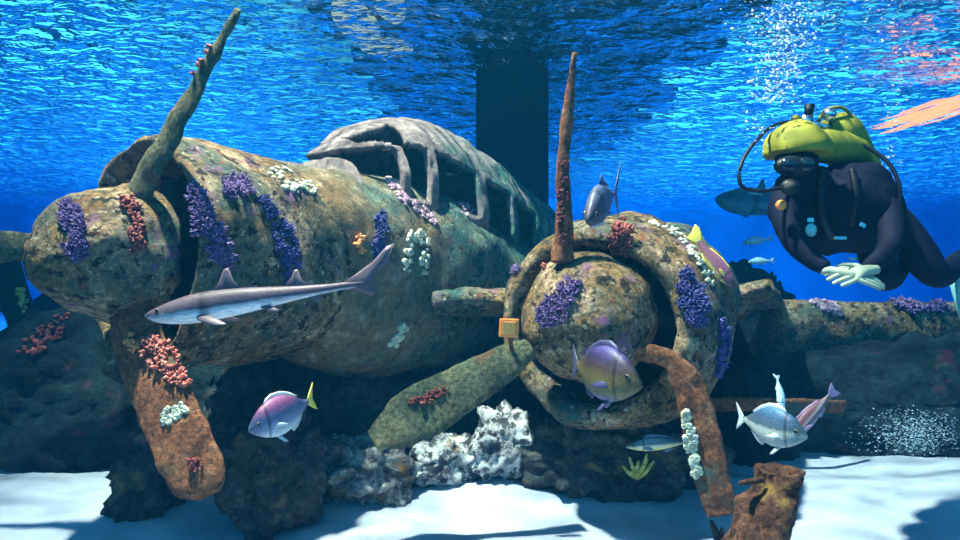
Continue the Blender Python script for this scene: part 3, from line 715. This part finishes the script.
def fish(name, label, cat, nose, fwd, up, L, prof, mat, finmat, tailmat=None, eye=(0.13, 0.18, 0.028), fins=None, tail=None, curve=0.0, group=None, extras=None, nose_local=0.0):
    """prof: (x from nose 0..1, z top, z bottom, half width) all in units of L"""
    R3 = basis(fwd, up); root = thing(name, nose, label, cat, group)
    root.rotation_euler = R3.to_euler()
    def bend(v):
        x = -v.x/L
        return Vector((v.x, v.y+curve*L*x*x, v.z))
    rings = []
    for (x, zt, zb, w) in catmull(prof, 5):
        c = (zt+zb)/2; h = max((zt-zb)/2, .001); w = max(w, .001); ring = []
        for k in range(24):
            a = 2*math.pi*k/24
            ring.append(bend(Vector((-x*L, math.cos(a)*w*L*(abs(math.cos(a))**-0.0 if math.cos(a) else 1), (c+math.sin(a)*h)*L))))
        rings.append(ring)
    mb = MB(); mb.loft(rings); mb.build('body', mat, root, local=True)
    for (nm, outline, th) in (fins or []):
        m = fin([(-a*L, b*L) for a, b in outline], th*L); m.v = [bend(v) for v in m.v]; m.build(nm, finmat, root, local=True)
    if tail:
        m = fin([(-a*L, b*L) for a, b in tail], 0.012*L); m.v = [bend(v) for v in m.v]; m.build('tail_fin', tailmat or finmat, root, local=True)
    if eye:
        ex, ez, er = eye
        # width at eye
        ww = np.interp(ex, [p[0] for p in prof], [p[3] for p in prof])
        for s in (-1, 1):
            m = MB(); m.ico((-ex*L, s*ww*L*0.90, ez*L), er*.85*L, 2, (1, .45, 1)); e = m.build('eye', M_iris, root, local=True)
            m = MB(); m.ico((-ex*L, s*(ww*0.90*L+er*L*.3), ez*L), er*L*.75, 2, (1, .45, 1)); m.build('pupil', M_eye, e, local=True)
    for (nm, outline, th, off, rx, rz) in (extras or []):     # paired side fins
        for s in (-1, 1):
            m = fin([(-a*L, b*L) for a, b in outline], th*L)
            Rm = Matrix.Rotation(rz*s, 3, 'Z') @ Matrix.Rotation(rx*s, 3, 'X')
            m.v = [bend(Rm @ v+Vector((-off[0]*L, s*off[1]*L, off[2]*L))) for v in m.v]
            m.build(nm, finmat, root, local=True)
    return root

BREAM = [(0, .0, -.01, .004), (.03, .06, -.045, .035), (.10, .15, -.10, .07), (.2, .235, -.16, .10), (.35, .29, -.21, .115), (.5, .28, -.21, .11), (.65, .215, -.165, .085), (.78, .12, -.09, .05), (.88, .055, -.045, .025), (.94, .042, -.035, .015)]
BFINS = [('dorsal_fin', [(.22, .22), (.28, .31), (.36, .35), (.5, .335), (.62, .28), (.76, .17), (.74, .10), (.5, .24)], .012),
         ('anal_fin', [(.54, -.18), (.60, -.25), (.68, -.22), (.80, -.10), (.70, -.12)], .012)]
BTAIL = [(.91, .03), (1.0, .12), (1.10, .20), (1.06, .08), (1.03, .0), (1.06, -.08), (1.10, -.20), (1.0, -.12), (.91, -.03)]
BEX = [('pectoral_fin', [(0, .02), (.12, .02), (.24, -.03), (.20, -.05), (.10, -.045), (0, -.02)], .008, (.27, .085, -.03), 0.1, -0.35),
       ('pelvic_fin', [(0, 0), (.06, -.02), (.14, -.13), (.09, -.12), (.02, -.04)], .008, (.33, .03, -.185), 0.35, 0)]
BODYM = fishmat('pink_backed_bream_skin', [(.12, (.55, .60, .68)), (.32, (.22, .29, .46)), (.6, (.07, .11, .24)), (.78, (.18, .06, .17)), (.95, (.30, .10, .22))])
FINP = plain('pale_fin', (.45, .50, .56), 0.5, vary=.1); FINB = plain('blue_grey_fin', (.08, .12, .22), 0.5, vary=.2)
FINO = plain('dark_violet_fin', (.05, .05, .14), 0.5, vary=.2)
FINY = plain('yellow_fin', (.90, .72, .10), 0.5, vary=.1); FINM = plain('mauve_fin', (.45, .25, .45), 0.5, vary=.2)
fish('sea_bream', 'pink backed bream with a pale belly swimming left above the blocky rock', 'fish', P(248, 431, 2.75), (-1, -0.7, -0.24), (0, 0, 1), 0.35, BREAM, BODYM, FINP, FINY, (.12, .06, .026), BFINS, BTAIL, -0.5, None, BEX)
M_b2 = fishmat('olive_purple_bream_skin', [(.06, (.10, .10, .25)), (.16, (.18, .17, .08)), (.42, (.16, .13, .05)), (.60, (.07, .045, .04)), (.8, (.04, .03, .09)), (.95, (.06, .05, .20))])
fish('sea_bream', 'dark olive bream with violet edges in front of the engine spinner', 'fish', P(643, 386, 2.5), (1, -0.85, -0.06), (0, 0, 1), 0.45, BREAM, M_b2, FINO, FINO, (.12, .07, .026), BFINS, BTAIL, 0.5, None, BEX)
M_b3 = fishmat('silver_blue_bream_skin', [(.10, (.50, .56, .58)), (.44, (.42, .50, .50)), (.52, (.07, .12, .16)), (.75, (.05, .10, .20)), (.95, (.05, .14, .28))])
fish('sea_bream', 'round silver and blue bream hovering above the wooden stump', 'fish', P(808, 437, 2.6), (1, -0.9, 0.0), (0, 0, 1), 0.33, BREAM, M_b3, FINP, FINP, (.12, .06, .03), BFINS, BTAIL, 0.5, None, BEX)
M_b4 = fishmat('pinkish_striped_skin', [(.2, (.30, .28, .32)), (.45, (.20, .09, .11)), (.55, (.45, .36, .38)), (.7, (.16, .06, .08))])
SLIM = [(0, .0, -.01, .004), (.04, .035, -.03, .025), (.15, .09, -.07, .055), (.3, .125, -.10, .07), (.5, .125, -.10, .068), (.7, .08, -.065, .045), (.85, .04, -.03, .02), (.93, .032, -.025, .012)]
SFINS = [('dorsal_fin', [(.25, .10), (.30, .16), (.5, .15), (.72, .10), (.74, .06), (.5, .11)], .01), ('anal_fin', [(.55, -.08), (.6, -.13), (.74, -.08), (.7, -.05)], .01)]
STAIL = [(.9, .025), (1.0, .09), (1.08, .11), (1.04, 0), (1.08, -.11), (1.0, -.09), (.9, -.025)]
SEX = [('pectoral_fin', [(0, .015), (.09, .02), (.15, -.02), (.09, -.035), (0, -.015)], .008, (.24, .06, -.02), 0.1, -0.4)]
fish('reef_fish', 'pinkish striped fish behind the silver bream with tail raised', 'fish', P(790, 440, 3.0), (-0.9, -0.2, -0.85), (-.6, 0, 1), 0.32, SLIM, M_b4, FINM, FINM, (.1, .03, .022), SFINS, STAIL, 0, None, SEX)
M_b5 = fishmat('pale_blue_skin', [(.2, (.55, .85, .92)), (.6, (.35, .72, .88)), (.9, (.30, .60, .85))])
fish('reef_fish', 'thin pale blue fish seen end on above the silver bream', 'fish', P(782, 412, 2.9), (-0.15, -0.5, -1.0), (1, 0.3, 0), 0.17, SLIM, M_b5, FINP, FINP, (.1, .03, .022), SFINS, STAIL, 0.1, None, SEX)
M_b6 = fishmat('silver_yellow_skin', [(.15, (.80, .72, .25)), (.4, (.75, .72, .5)), (.6, (.12, .18, .22)), (.9, (.20, .30, .34))])
fish('mullet', 'slender silver fish with a yellow belly under the engine cowling', 'fish', P(626, 447, 3.35), (-1, -0.1, -0.05), (0, 0, 1), 0.36, [(a, b*.8, c*.8, d) for a, b, c, d in SLIM], M_b6, FINB, FINB, (.1, .02, .022), SFINS, STAIL, 0, None, SEX)
M_b7 = fishmat('grey_violet_skin', [(.10, (.55, .75, .85)), (.22, (.12, .12, .18)), (.6, (.09, .09, .15)), (.9, (.08, .11, .20))])
TUNA = [(0, .0, -.02, .01), (.03, .04, -.05, .03), (.12, .11, -.10, .06), (.3, .20, -.16, .085), (.5, .19, -.15, .08), (.7, .11, -.09, .05), (.85, .04, -.035, .02), (.95, .02, -.02, .012)]
TTAIL = [(.93, .015), (1.0, .10), (1.14, .30), (1.06, .10), (1.02, 0), (1.06, -.10), (1.14, -.30), (1.0, -.10), (.93, -.015)]
TF = [('dorsal_fin', [(.38, .19), (.44, .29), (.50, .24), (.74, .13), (.72, .09), (.5, .18)], .01), ('anal_fin', [(.5, -.14), (.56, -.22), (.74, -.11), (.7, -.08)], .01)]
fish('trevally', 'grey fish swimming straight at the viewer above the engine cowling', 'fish', P(588, 219, 2.45), (-0.42, -1.0, -0.38), (0.1, 0, 1), 0.46, TUNA, M_b7, FINB, FINB, (.1, .02, .03), TF, TTAIL, 0.05, None, SEX)
M_b8 = fishmat('violet_brown_wrasse_skin', [(.1, (.75, .60, .15)), (.25, (.30, .12, .14)), (.6, (.24, .09, .16)), (.9, (.34, .12, .2))])
wr_ = fish('wrasse', 'violet brown fish with a bright yellow tail diving beside the cowling rim', 'fish', P(734, 288, 2.85), (0.75, -0.25, -1.1), (1, 0, 0.6), 0.28, [(a, b*1.05, c*1.2, d) for a, b, c, d in SLIM], M_b8, FINY, FINY, (.1, .03, .022), SFINS, [(.88, .03), (.98, .12), (1.10, .15), (1.18, .13), (1.1, 0), (1.08, -.12), (.98, -.1), (.88, -.03)], 0, None, SEX)
m = MB(); m.loft([[Vector((-x*.25, math.cos(2*math.pi*k/20)*(.066*.25+.001), math.sin(2*math.pi*k/20)*(.145*.25+.001)+0.0)) for k in range(20)] for x in (.40, .44)]); m.build('pale_bar', FINP, wr_, local=True)

# sharks
SHK = [(0, .0, -.006, .004), (.02, .012, -.022, .02), (.07, .028, -.042, .04), (.15, .046, -.055, .05), (.25, .058, -.058, .052), (.38, .056, -.052, .047), (.52, .045, -.038, .036), (.66, .032, -.024, .025), (.8, .022, -.013, .015), (.92, .018, -.008, .009), (1.0, .012, .0, .004)]
SHF = [('dorsal_fin', [(.28, .05), (.33, .10), (.36, .155), (.38, .16), (.395, .10), (.43, .048), (.36, .045)], .012),
       ('second_dorsal_fin', [(.60, .035), (.645, .075), (.665, .11), (.68, .11), (.69, .06), (.73, .025), (.66, .025)], .010),
       ('anal_fin', [(.70, -.02), (.74, -.05), (.77, -.045), (.76, -.012)], .008)]
SHT = [(.86, .015), (.93, .05), (1.02, .10), (1.09, .16), (1.13, .17), (1.10, .11), (1.12, .09), (1.06, .07), (1.01, .02), (1.01, -.05), (.99, -.06), (.94, -.03), (.88, -.008)]
SHE = [('pectoral_fin', [(0, .01), (.06, .0), (.14, -.065), (.17, -.09), (.11, -.085), (.02, -.03)], .010, (.22, .040, -.035), 0.9, -0.1),
       ('pelvic_fin', [(0, .005), (.04, 0), (.09, -.04), (.05, -.04), (.0, -.01)], .008, (.50, .022, -.032), 0.6, 0)]
M_shk = fishmat('grey_violet_shark_skin', [(.30, (.85, .85, .92)), (.42, (.50, .46, .55)), (.50, (.12, .08, .12)), (.95, (.10, .065, .09))], 0.45)
FSH = plain('shark_fin_grey', (.11, .075, .10), 0.5, vary=.2)
shk = fish('houndshark', 'slender grey shark with a white belly crossing left in front of the wreck', 'shark', P(145, 315, 2.55), (-1, -0.12, -0.14), (0, 0, 1), 0.90, [(a, b*1.15, c*1.15, d*1.1) for a, b, c, d in SHK], M_shk, FSH, FSH, (.065, .012, .010), SHF, SHT, 0.0, None, SHE)
mb = MB()
for k in range(5):
    for s in (-1,):
        for ss in (-1, 1):
            x = -(.13+.011*k)*.88
            mb.tube([Vector((x, ss*.0485*.88, .012*.88)), Vector((x-.004, ss*.051*.88, -.005*.88)), Vector((x-.002, ss*.0475*.88, -.025*.88))], [.0015, .003, .0015], 6)
mb.build('gill_slits', M_eye, shk, local=True)
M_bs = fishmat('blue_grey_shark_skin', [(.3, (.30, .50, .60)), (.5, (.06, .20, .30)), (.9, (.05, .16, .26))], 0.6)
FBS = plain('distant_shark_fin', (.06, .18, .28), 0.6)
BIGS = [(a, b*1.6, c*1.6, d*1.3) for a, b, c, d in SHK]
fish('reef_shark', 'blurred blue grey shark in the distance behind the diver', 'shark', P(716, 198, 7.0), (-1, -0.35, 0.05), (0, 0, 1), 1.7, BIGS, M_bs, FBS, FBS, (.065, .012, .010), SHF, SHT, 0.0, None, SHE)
for k, (px, py, Y, L, lab) in enumerate([(742, 243, 6.0, .30, 'small pale fish under the distant shark, left of the diver elbow'), (748, 262, 5.6, .24, 'lower small pale fish just above the broken wing stub'), (444, 174, 5.2, .10, 'tiny pale blue fish inside the canopy window'), (748, 192, 6.5, .15, 'tiny fish between the shark head and the diver')]):
    fish('small_fish', lab, 'fish', P(px, py, Y), (-1, -.2, -.15+.1*k), (0, 0, 1), L, SLIM, M_b5, FINP, FINP, (.1, .03, .022), SFINS, STAIL)

# ------------------------------------------------------------------ diver
M_suit = plain('black_navy_wetsuit', (0.003, 0.005, 0.02), 0.75, bs=25, bump=0.3, vary=.3, spec=0.12)
M_yel = plain('yellow_green_fabric', (0.24, 0.24, 0.010), 0.75, bs=12, vary=.2, bump=.2)
M_glove = plain('pale_green_glove', (0.34, 0.40, 0.30), 0.7, bs=40, vary=.15, bump=.3)
M_rub = plain('black_rubber', (0.005, 0.007, 0.014), 0.5, spec=0.25)
M_chrome = plain('scuffed_chrome', (0.75, 0.75, 0.78), 0.25, metal=1.0)
M_lens = plain('dark_mask_lens', (0.008, 0.015, 0.03), 0.2)
M_teal = plain('teal_swim_fin', (0.20, 0.52, 0.55), 0.5)
diver = thing('person', P(850, 225, 3.35), 'scuba diver in dark wetsuit and yellow hood leaning forward with pale gloves together', 'person')

def skin(name, pts, edges, mat, parent, sub=2, root=0):
    me = bpy.data.meshes.new(name)
    me.from_pydata([tuple(p[0]) for p in pts], edges, []); me.update()
    o = bpy.data.objects.new(name, me); link(o); o.parent = parent
    o.matrix_parent_inverse = wmat(parent).inverted()
    sm = o.modifiers.new('skin', 'SKIN'); sm.use_smooth_shade = True; sm.branch_smoothing = 0.5
    if not me.skin_vertices: 
        bm = bmesh.new(); bm.from_mesh(me); bm.verts.layers.skin.verify(); bm.to_mesh(me); bm.free()
    sv = me.skin_vertices[0].data
    for i, p in enumerate(pts):
        r = p[1]; sv[i].radius = (r, r) if not isinstance(r, tuple) else r; sv[i].use_root = (i == root)
    ss = o.modifiers.new('smooth', 'SUBSURF'); ss.levels = sub; ss.render_levels = sub
    me.materials.append(mat); return o
bp_ = [(P(884, 226, 3.52), .155), (P(868, 210, 3.45), .165), (P(848, 196, 3.38), .19), (P(828, 184, 3.32), .18), (P(806, 176, 3.25), .085), (P(797, 166, 3.17), .10), (P(796, 152, 3.14), .115), (P(797, 140, 3.14), .07),
       (P(786, 190, 3.22), .085), (P(784, 214, 3.14), .075), (P(796, 246, 3.05), .06), (P(812, 260, 3.0), .048), (P(829, 270, 2.95), .036),
       (P(868, 186, 3.32), .09), (P(888, 212, 3.2), .08), (P(892, 242, 3.08), .062), (P(878, 260, 3.02), .048), (P(866, 270, 2.97), .036),
       (P(876, 240, 3.46), .11), (P(880, 268, 3.34), .095), (P(886, 284, 3.30), .07), (P(897, 270, 3.55), .062), (P(905, 262, 3.75), .045),
       (P(902, 228, 3.5), .125), (P(920, 256, 3.42), .105), (P(938, 280, 3.38), .078), (P(952, 268, 3.55), .065), (P(962, 256, 3.72), .048), (P(972, 262, 3.76), .045)]
be = [(0, 1), (1, 2), (2, 3), (3, 4), (4, 5), (5, 6), (6, 7), (3, 8), (8, 9), (9, 10), (10, 11), (11, 12), (3, 13), (13, 14), (14, 15), (15, 16), (16, 17), (0, 18), (18, 19), (19, 20), (20, 21), (21, 22), (0, 23), (23, 24), (24, 25), (25, 26), (26, 27), (27, 28)]
skin('body', bp_, be, M_suit, diver)
def ell(name, c, r, mat, parent, zmin=-1, zmax=1, rot=None, sub=4, amp=0.0):
    vs, fs = ICO[sub]; V = []
    for v in vs:
        w = Vector(v); w.z = max(zmin, min(zmax, w.z)); w = Vector((w.x*r[0], w.y*r[1], w.z*r[2]))
        if rot is not None: w = rot @ w
        V.append(Vector(c)+w)
    o = mk(name, V, fs, mat, parent)
    if amp: rough(o, amp, 6)
    return o
jk = ell('buoyancy_jacket', P(846, 208, 3.32), (.27, .19, .24), M_suit, diver, amp=.05)
ell('buoyancy_jacket_flap', P(800, 205, 3.22), (.14, .12, .20), M_suit, jk, amp=.03)
# hood: shell over the top of the head
hood = ell('hood', P(796, 149, 3.13), (.155, .16, .135), M_yel, diver, zmin=-0.25, amp=.015)
# buoyancy jacket collar and yoke (yellow) over the shoulders
mb = MB(); rings = []
for k, (px, py, Y, w, h) in enumerate([(772, 150, 3.25, .05, .07), (790, 145, 3.28, .07, .11), (815, 146, 3.3, .08, .12), (840, 147, 3.32, .08, .11), (860, 151, 3.34, .06, .08), (872, 162, 3.35, .035, .06), (874, 172, 3.35, .02, .03)]):
    c = P(px, py, Y); rings.append([c+Vector((0.0, math.cos(a)*w, math.sin(a)*h*.8)) for a in [2*math.pi*j/20 for j in range(20)]])
mb.loft([[Vector(v) for v in r] for r in rings]); yk = mb.build('jacket_collar', M_yel, diver); rough(yk, .02, 6)
# tank
T0 = P(838, 132, 3.38); T1 = P(868, 190, 3.72); ax = (T1-T0)
FT = Frame(T0, ax)
L_ = ax.length
mb = MB(); mb.loft(rev(FT, [(-.10, .02), (-.095, .03), (-.07, .07), (-.03, .105), (.03, .118), (.3, .118), (L_, .115), (L_+.04, .07), (L_+.05, .01)], 32)); mb.build('air_tank', M_yel, diver)
mb = MB(); mb.tube([FT.p(-.09, 0, 0), FT.p(-.16, 0, .0)], .022, 12); mb.ico(FT.p(-.15, 0, 0), .035, 2); mb.box(P(806, 121, 3.28), (.05, .05, .05)); mb.tube([P(806, 122, 3.28), P(824, 127, 3.3), P(834, 126, 3.34)], .016, 10)
vl = mb.build('tank_valve', M_chrome, diver)
mb = MB(); mb.tube([P(808, 116, 3.28), P(810, 105, 3.28)], [.02, .026], 12); mb.build('valve_knob', M_rub, diver)
mb = MB(); mb.ico(P(796, 119, 3.27), .022, 2, (1.2, 1, 1)); mb.build('regulator_first_stage', M_yel, diver)
def hose(name, pts, r, mat):
    mb = MB(); mb.tube([Vector(p) for p in catmull([tuple(p) for p in pts], 8)], r, 10); return mb.build(name, mat, diver)
hose('hose', [P(800, 121, 3.25), P(775, 125, 3.15), P(755, 142, 3.05), P(741, 165, 2.98), P(741, 185, 2.96), P(758, 191, 2.97), P(780, 188, 3.0)], .009, M_rub)
hose('hose', [P(818, 122, 3.3), P(826, 110, 3.3), P(843, 108, 3.3), P(853, 120, 3.32), P(853, 132, 3.34)], .009, M_yel)
hose('hose', [P(850, 140, 3.3), P(872, 150, 3.25), P(890, 165, 3.2), P(899, 185, 3.16), P(900, 205, 3.16)], .010, M_rub)
# mask, regulator
fc = P(794, 166, 3.02)
mk_ = ell('dive_mask', fc, (.095, .05, .05), M_rub, diver)
ell('mask_lens', fc+Vector((-.04, -.035, .003)), (.04, .02, .034), M_lens, mk_); ell('mask_lens', fc+Vector((.04, -.035, .003)), (.04, .02, .034), M_lens, mk_)
rg = ell('regulator', P(790, 187, 2.98), (.045, .035, .038), M_rub, diver)
mb = MB(); mb.tube([P(790, 187, 2.952), P(790, 187, 2.935)], .026, 16); mb.build('purge_button', M_darkhole, rg)
# chest details: straps, gauge, orange light, buckles
ell('octopus_mouthpiece', P(781, 205, 3.02), (.026, .018, .024), M_tag, diver)
ell('pressure_gauge', P(811, 230, 3.02), (.026, .015, .032), M_teal, diver)
mb = MB(); mb.box(P(810, 220, 3.03), (.03, .01, .02)); mb.box(P(862, 225, 3.1), (.03, .012, .02), Matrix.Rotation(.5, 3, 'Y')); mb.box(P(840, 238, 3.12), (.06, .012, .014)); mb.box(P(854, 259, 3.05), (.04, .012, .012)); mb.build('buckle', M_chrome, diver, smooth=False)
hose('harness_strap', [P(822, 168, 3.12), P(820, 190, 3.08), P(822, 215, 3.10), P(832, 238, 3.2)], .018, M_rub)
hose('harness_strap', [P(852, 170, 3.16), P(856, 195, 3.12), P(852, 220, 3.16), P(848, 238, 3.24)], .018, M_rub)
# gloves with fingers
def glove(wrist, fwd, up, side, s=1.0):
    R3 = basis(fwd, up)
    def q(x, y, z): return Vector(wrist)+R3 @ Vector((x*s, y*s*side, z*s))
    pts = [(q(-.03, 0, 0), .030), (q(.02, 0, 0), (.036, .026)), (q(.055, 0, 0), (.042, .024)), (q(.085, 0, -.003), (.040, .021))]
    ed = [(0, 1), (1, 2), (2, 3)]
    for k, (y, l1, l2, l3) in enumerate([(.032, .042, .028, .022), (.011, .048, .031, .024), (-.010, .044, .029, .023), (-.030, .034, .023, .019)]):
        b_ = len(pts); a = -.35
        x0, z0 = .095, -.004
        pts += [(q(x0, y, z0), .0115), (q(x0+l1*.9, y*1.1, z0-l1*.15), .0105), (q(x0+l1*.9+l2*.9, y*1.05, z0-l1*.15-l2*.3), .0095), (q(x0+l1*.9+l2*.9+l3*.75, y*1.0, z0-l1*.15-l2*.3-l3*.45), .008)]
        ed += [(3, b_), (b_, b_+1), (b_+1, b_+2), (b_+2, b_+3)]
    b_ = len(pts)
    pts += [(q(.03, .045, -.012), .014), (q(.06, .065, -.022), .0125), (q(.088, .068, -.032), .010)]
    ed += [(1, b_), (b_, b_+1), (b_+1, b_+2)]
    return skin('glove', pts, ed, M_glove, diver, 2)
glove(P(829, 271, 2.95), (1, -0.25, -.18), (0, -.55, 1), 1, 1.35)
glove(P(872, 270, 2.96), (-1, -0.35, -.12), (0, -.75, .8), -1, 1.3)
# swim fins
def swimfin(foot, tip, w):
    a = Vector(foot); b_ = Vector(tip); N = Vector((0.6, -1, 0.1)).normalized()
    rings = []
    for i in range(12):
        f = i/11; p = a.lerp(b_, f); T = (b_-a).normalized(); C = T.cross(N).normalized()
        ww = w*(.35+.65*min(1, f*1.6)); th = .04*(1-f)+.008
        rings.append([p+C*ww*math.cos(t)+N*th*math.sin(t)*(1+.5*abs(math.cos(t*3))) for t in [2*math.pi*k/24 for k in range(24)]])
    mb = MB(); mb.loft(rings); f_ = mb.build('swim_fin', M_teal, diver)
    mb = MB(); mb.ico(a, .06, 3, (1, 1, .8)); mb.build('foot_pocket', M_rub, f_)
swimfin(P(956, 262, 3.75), P(975, 345, 3.6), .10)
swimfin(P(912, 262, 3.85), P(922, 256, 4.4), .10)

# ------------------------------------------------------------------ bubbles
M_bub, nt, nd, lk, b = newmat('air_bubble_film')
b.inputs['Base Color'].default_value = (0.85, 0.93, 1, 1); b.inputs['Roughness'].default_value = 0.1; b.inputs['Alpha'].default_value = 0.75
M_mist, nt, nd, lk, b = newmat('fine_bubble_film')
b.inputs['Base Color'].default_value = (0.6, 0.8, 1, 1); b.inputs['Roughness'].default_value = 0.3; b.inputs['Alpha'].default_value = 0.30
def bubbles(name, label, gens, n, rr, bmat=None):
    mb = MB()
    for k in range(n):
        px, py, Y = gens()
        r = rr*random.choice([.5, .6, .7, .8, 1.0, 1.5])
        mb.ico(P(px, py, Y), r, 1, (random.uniform(1, 1.7), 1, random.uniform(.6, 1)), 0.1)
    o = mb.build(name, bmat or M_bub, None); tag(o, label, 'bubbles', kind='stuff'); return o
def g1():
    t = random.random(); py = 3+t*100; return (random.gauss(772+18*(1-t), 10+16*(1-t)), py, random.uniform(3.0, 3.5))
bubbles('air_bubbles', 'dense column of white bubbles rising above the left of the diver head', g1, 700, 0.0048)
def g2(): return (random.uniform(745, 905), 95*random.random()**1.4, random.uniform(3, 4.2))
bubbles('air_bubbles', 'scattered bubbles spreading right below the surface above the diver', g2, 200, 0.005)
def g3():
    t = random.random(); return (random.gauss(900-10*t, 6), 55+t*130, random.uniform(3.1, 3.6))
bubbles('air_bubbles', 'thin string of bubbles rising right of the diver shoulder', g3, 90, 0.004)
def g4(): return (random.gauss(760, 9), random.gauss(130, 14), 3.0)
bubbles('air_bubbles', 'small bubbles beside the hose loop left of the yellow hood', g4, 50, 0.004)
def g5():
    t = random.random(); return (random.gauss(915, 26)+t*5, 466-22*(random.random()+random.random()+random.random()), random.uniform(3.9, 4.3))
bubbles('air_bubbles', 'misty cloud of fine bubbles over the sand at lower right', g5, 1600, 0.0032, M_mist)

# added glowing blobs standing in for a beige sand reflection in the ripples
hl = thing('sand_reflection_glow', (-1.15, 6.3, SURF+.5), 'added pale yellow glow standing in for a sand reflection in the ripples above the canopy', 'glow')
mb = MB(); mb.box((-1.15, 6.3, SURF+.42), (1.1, 1.5, .10)); mb.build('glow_backing', M_deck, hl, smooth=False)
M_sandglow = plain('pale_yellow_glow', (.9, .85, .6), .5, emit=((1.0, .80, .42), .55))
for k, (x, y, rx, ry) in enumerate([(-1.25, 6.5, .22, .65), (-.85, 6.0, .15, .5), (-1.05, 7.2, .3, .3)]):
    mb = MB(); mb.ico((x, y, SURF+.30), 1.0, 3, (rx, ry, .05)); mb.build('glow_blob', M_sandglow, hl)
# added glowing tubes that imitate an orange reflection on the viewing glass
M_streak = plain('orange_reflection_glow', (1, .5, .3), 0.4, emit=((1.0, .30, .12), 2.2))
M_streak.node_tree.nodes['Principled BSDF'].inputs['Alpha'].default_value = 0.7
lm = thing('orange_reflection', P(930, 115, 7.6), 'added streaks of warm orange glow imitating a glass reflection at the right edge', 'glow')
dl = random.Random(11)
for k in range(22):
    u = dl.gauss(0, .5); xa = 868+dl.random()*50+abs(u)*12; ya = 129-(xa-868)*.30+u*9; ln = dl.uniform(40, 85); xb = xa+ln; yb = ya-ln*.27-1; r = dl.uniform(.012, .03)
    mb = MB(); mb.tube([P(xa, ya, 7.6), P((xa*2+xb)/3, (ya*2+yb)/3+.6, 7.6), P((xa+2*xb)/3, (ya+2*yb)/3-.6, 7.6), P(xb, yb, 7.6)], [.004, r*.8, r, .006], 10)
    mb.build('glow_streak', M_streak, lm)
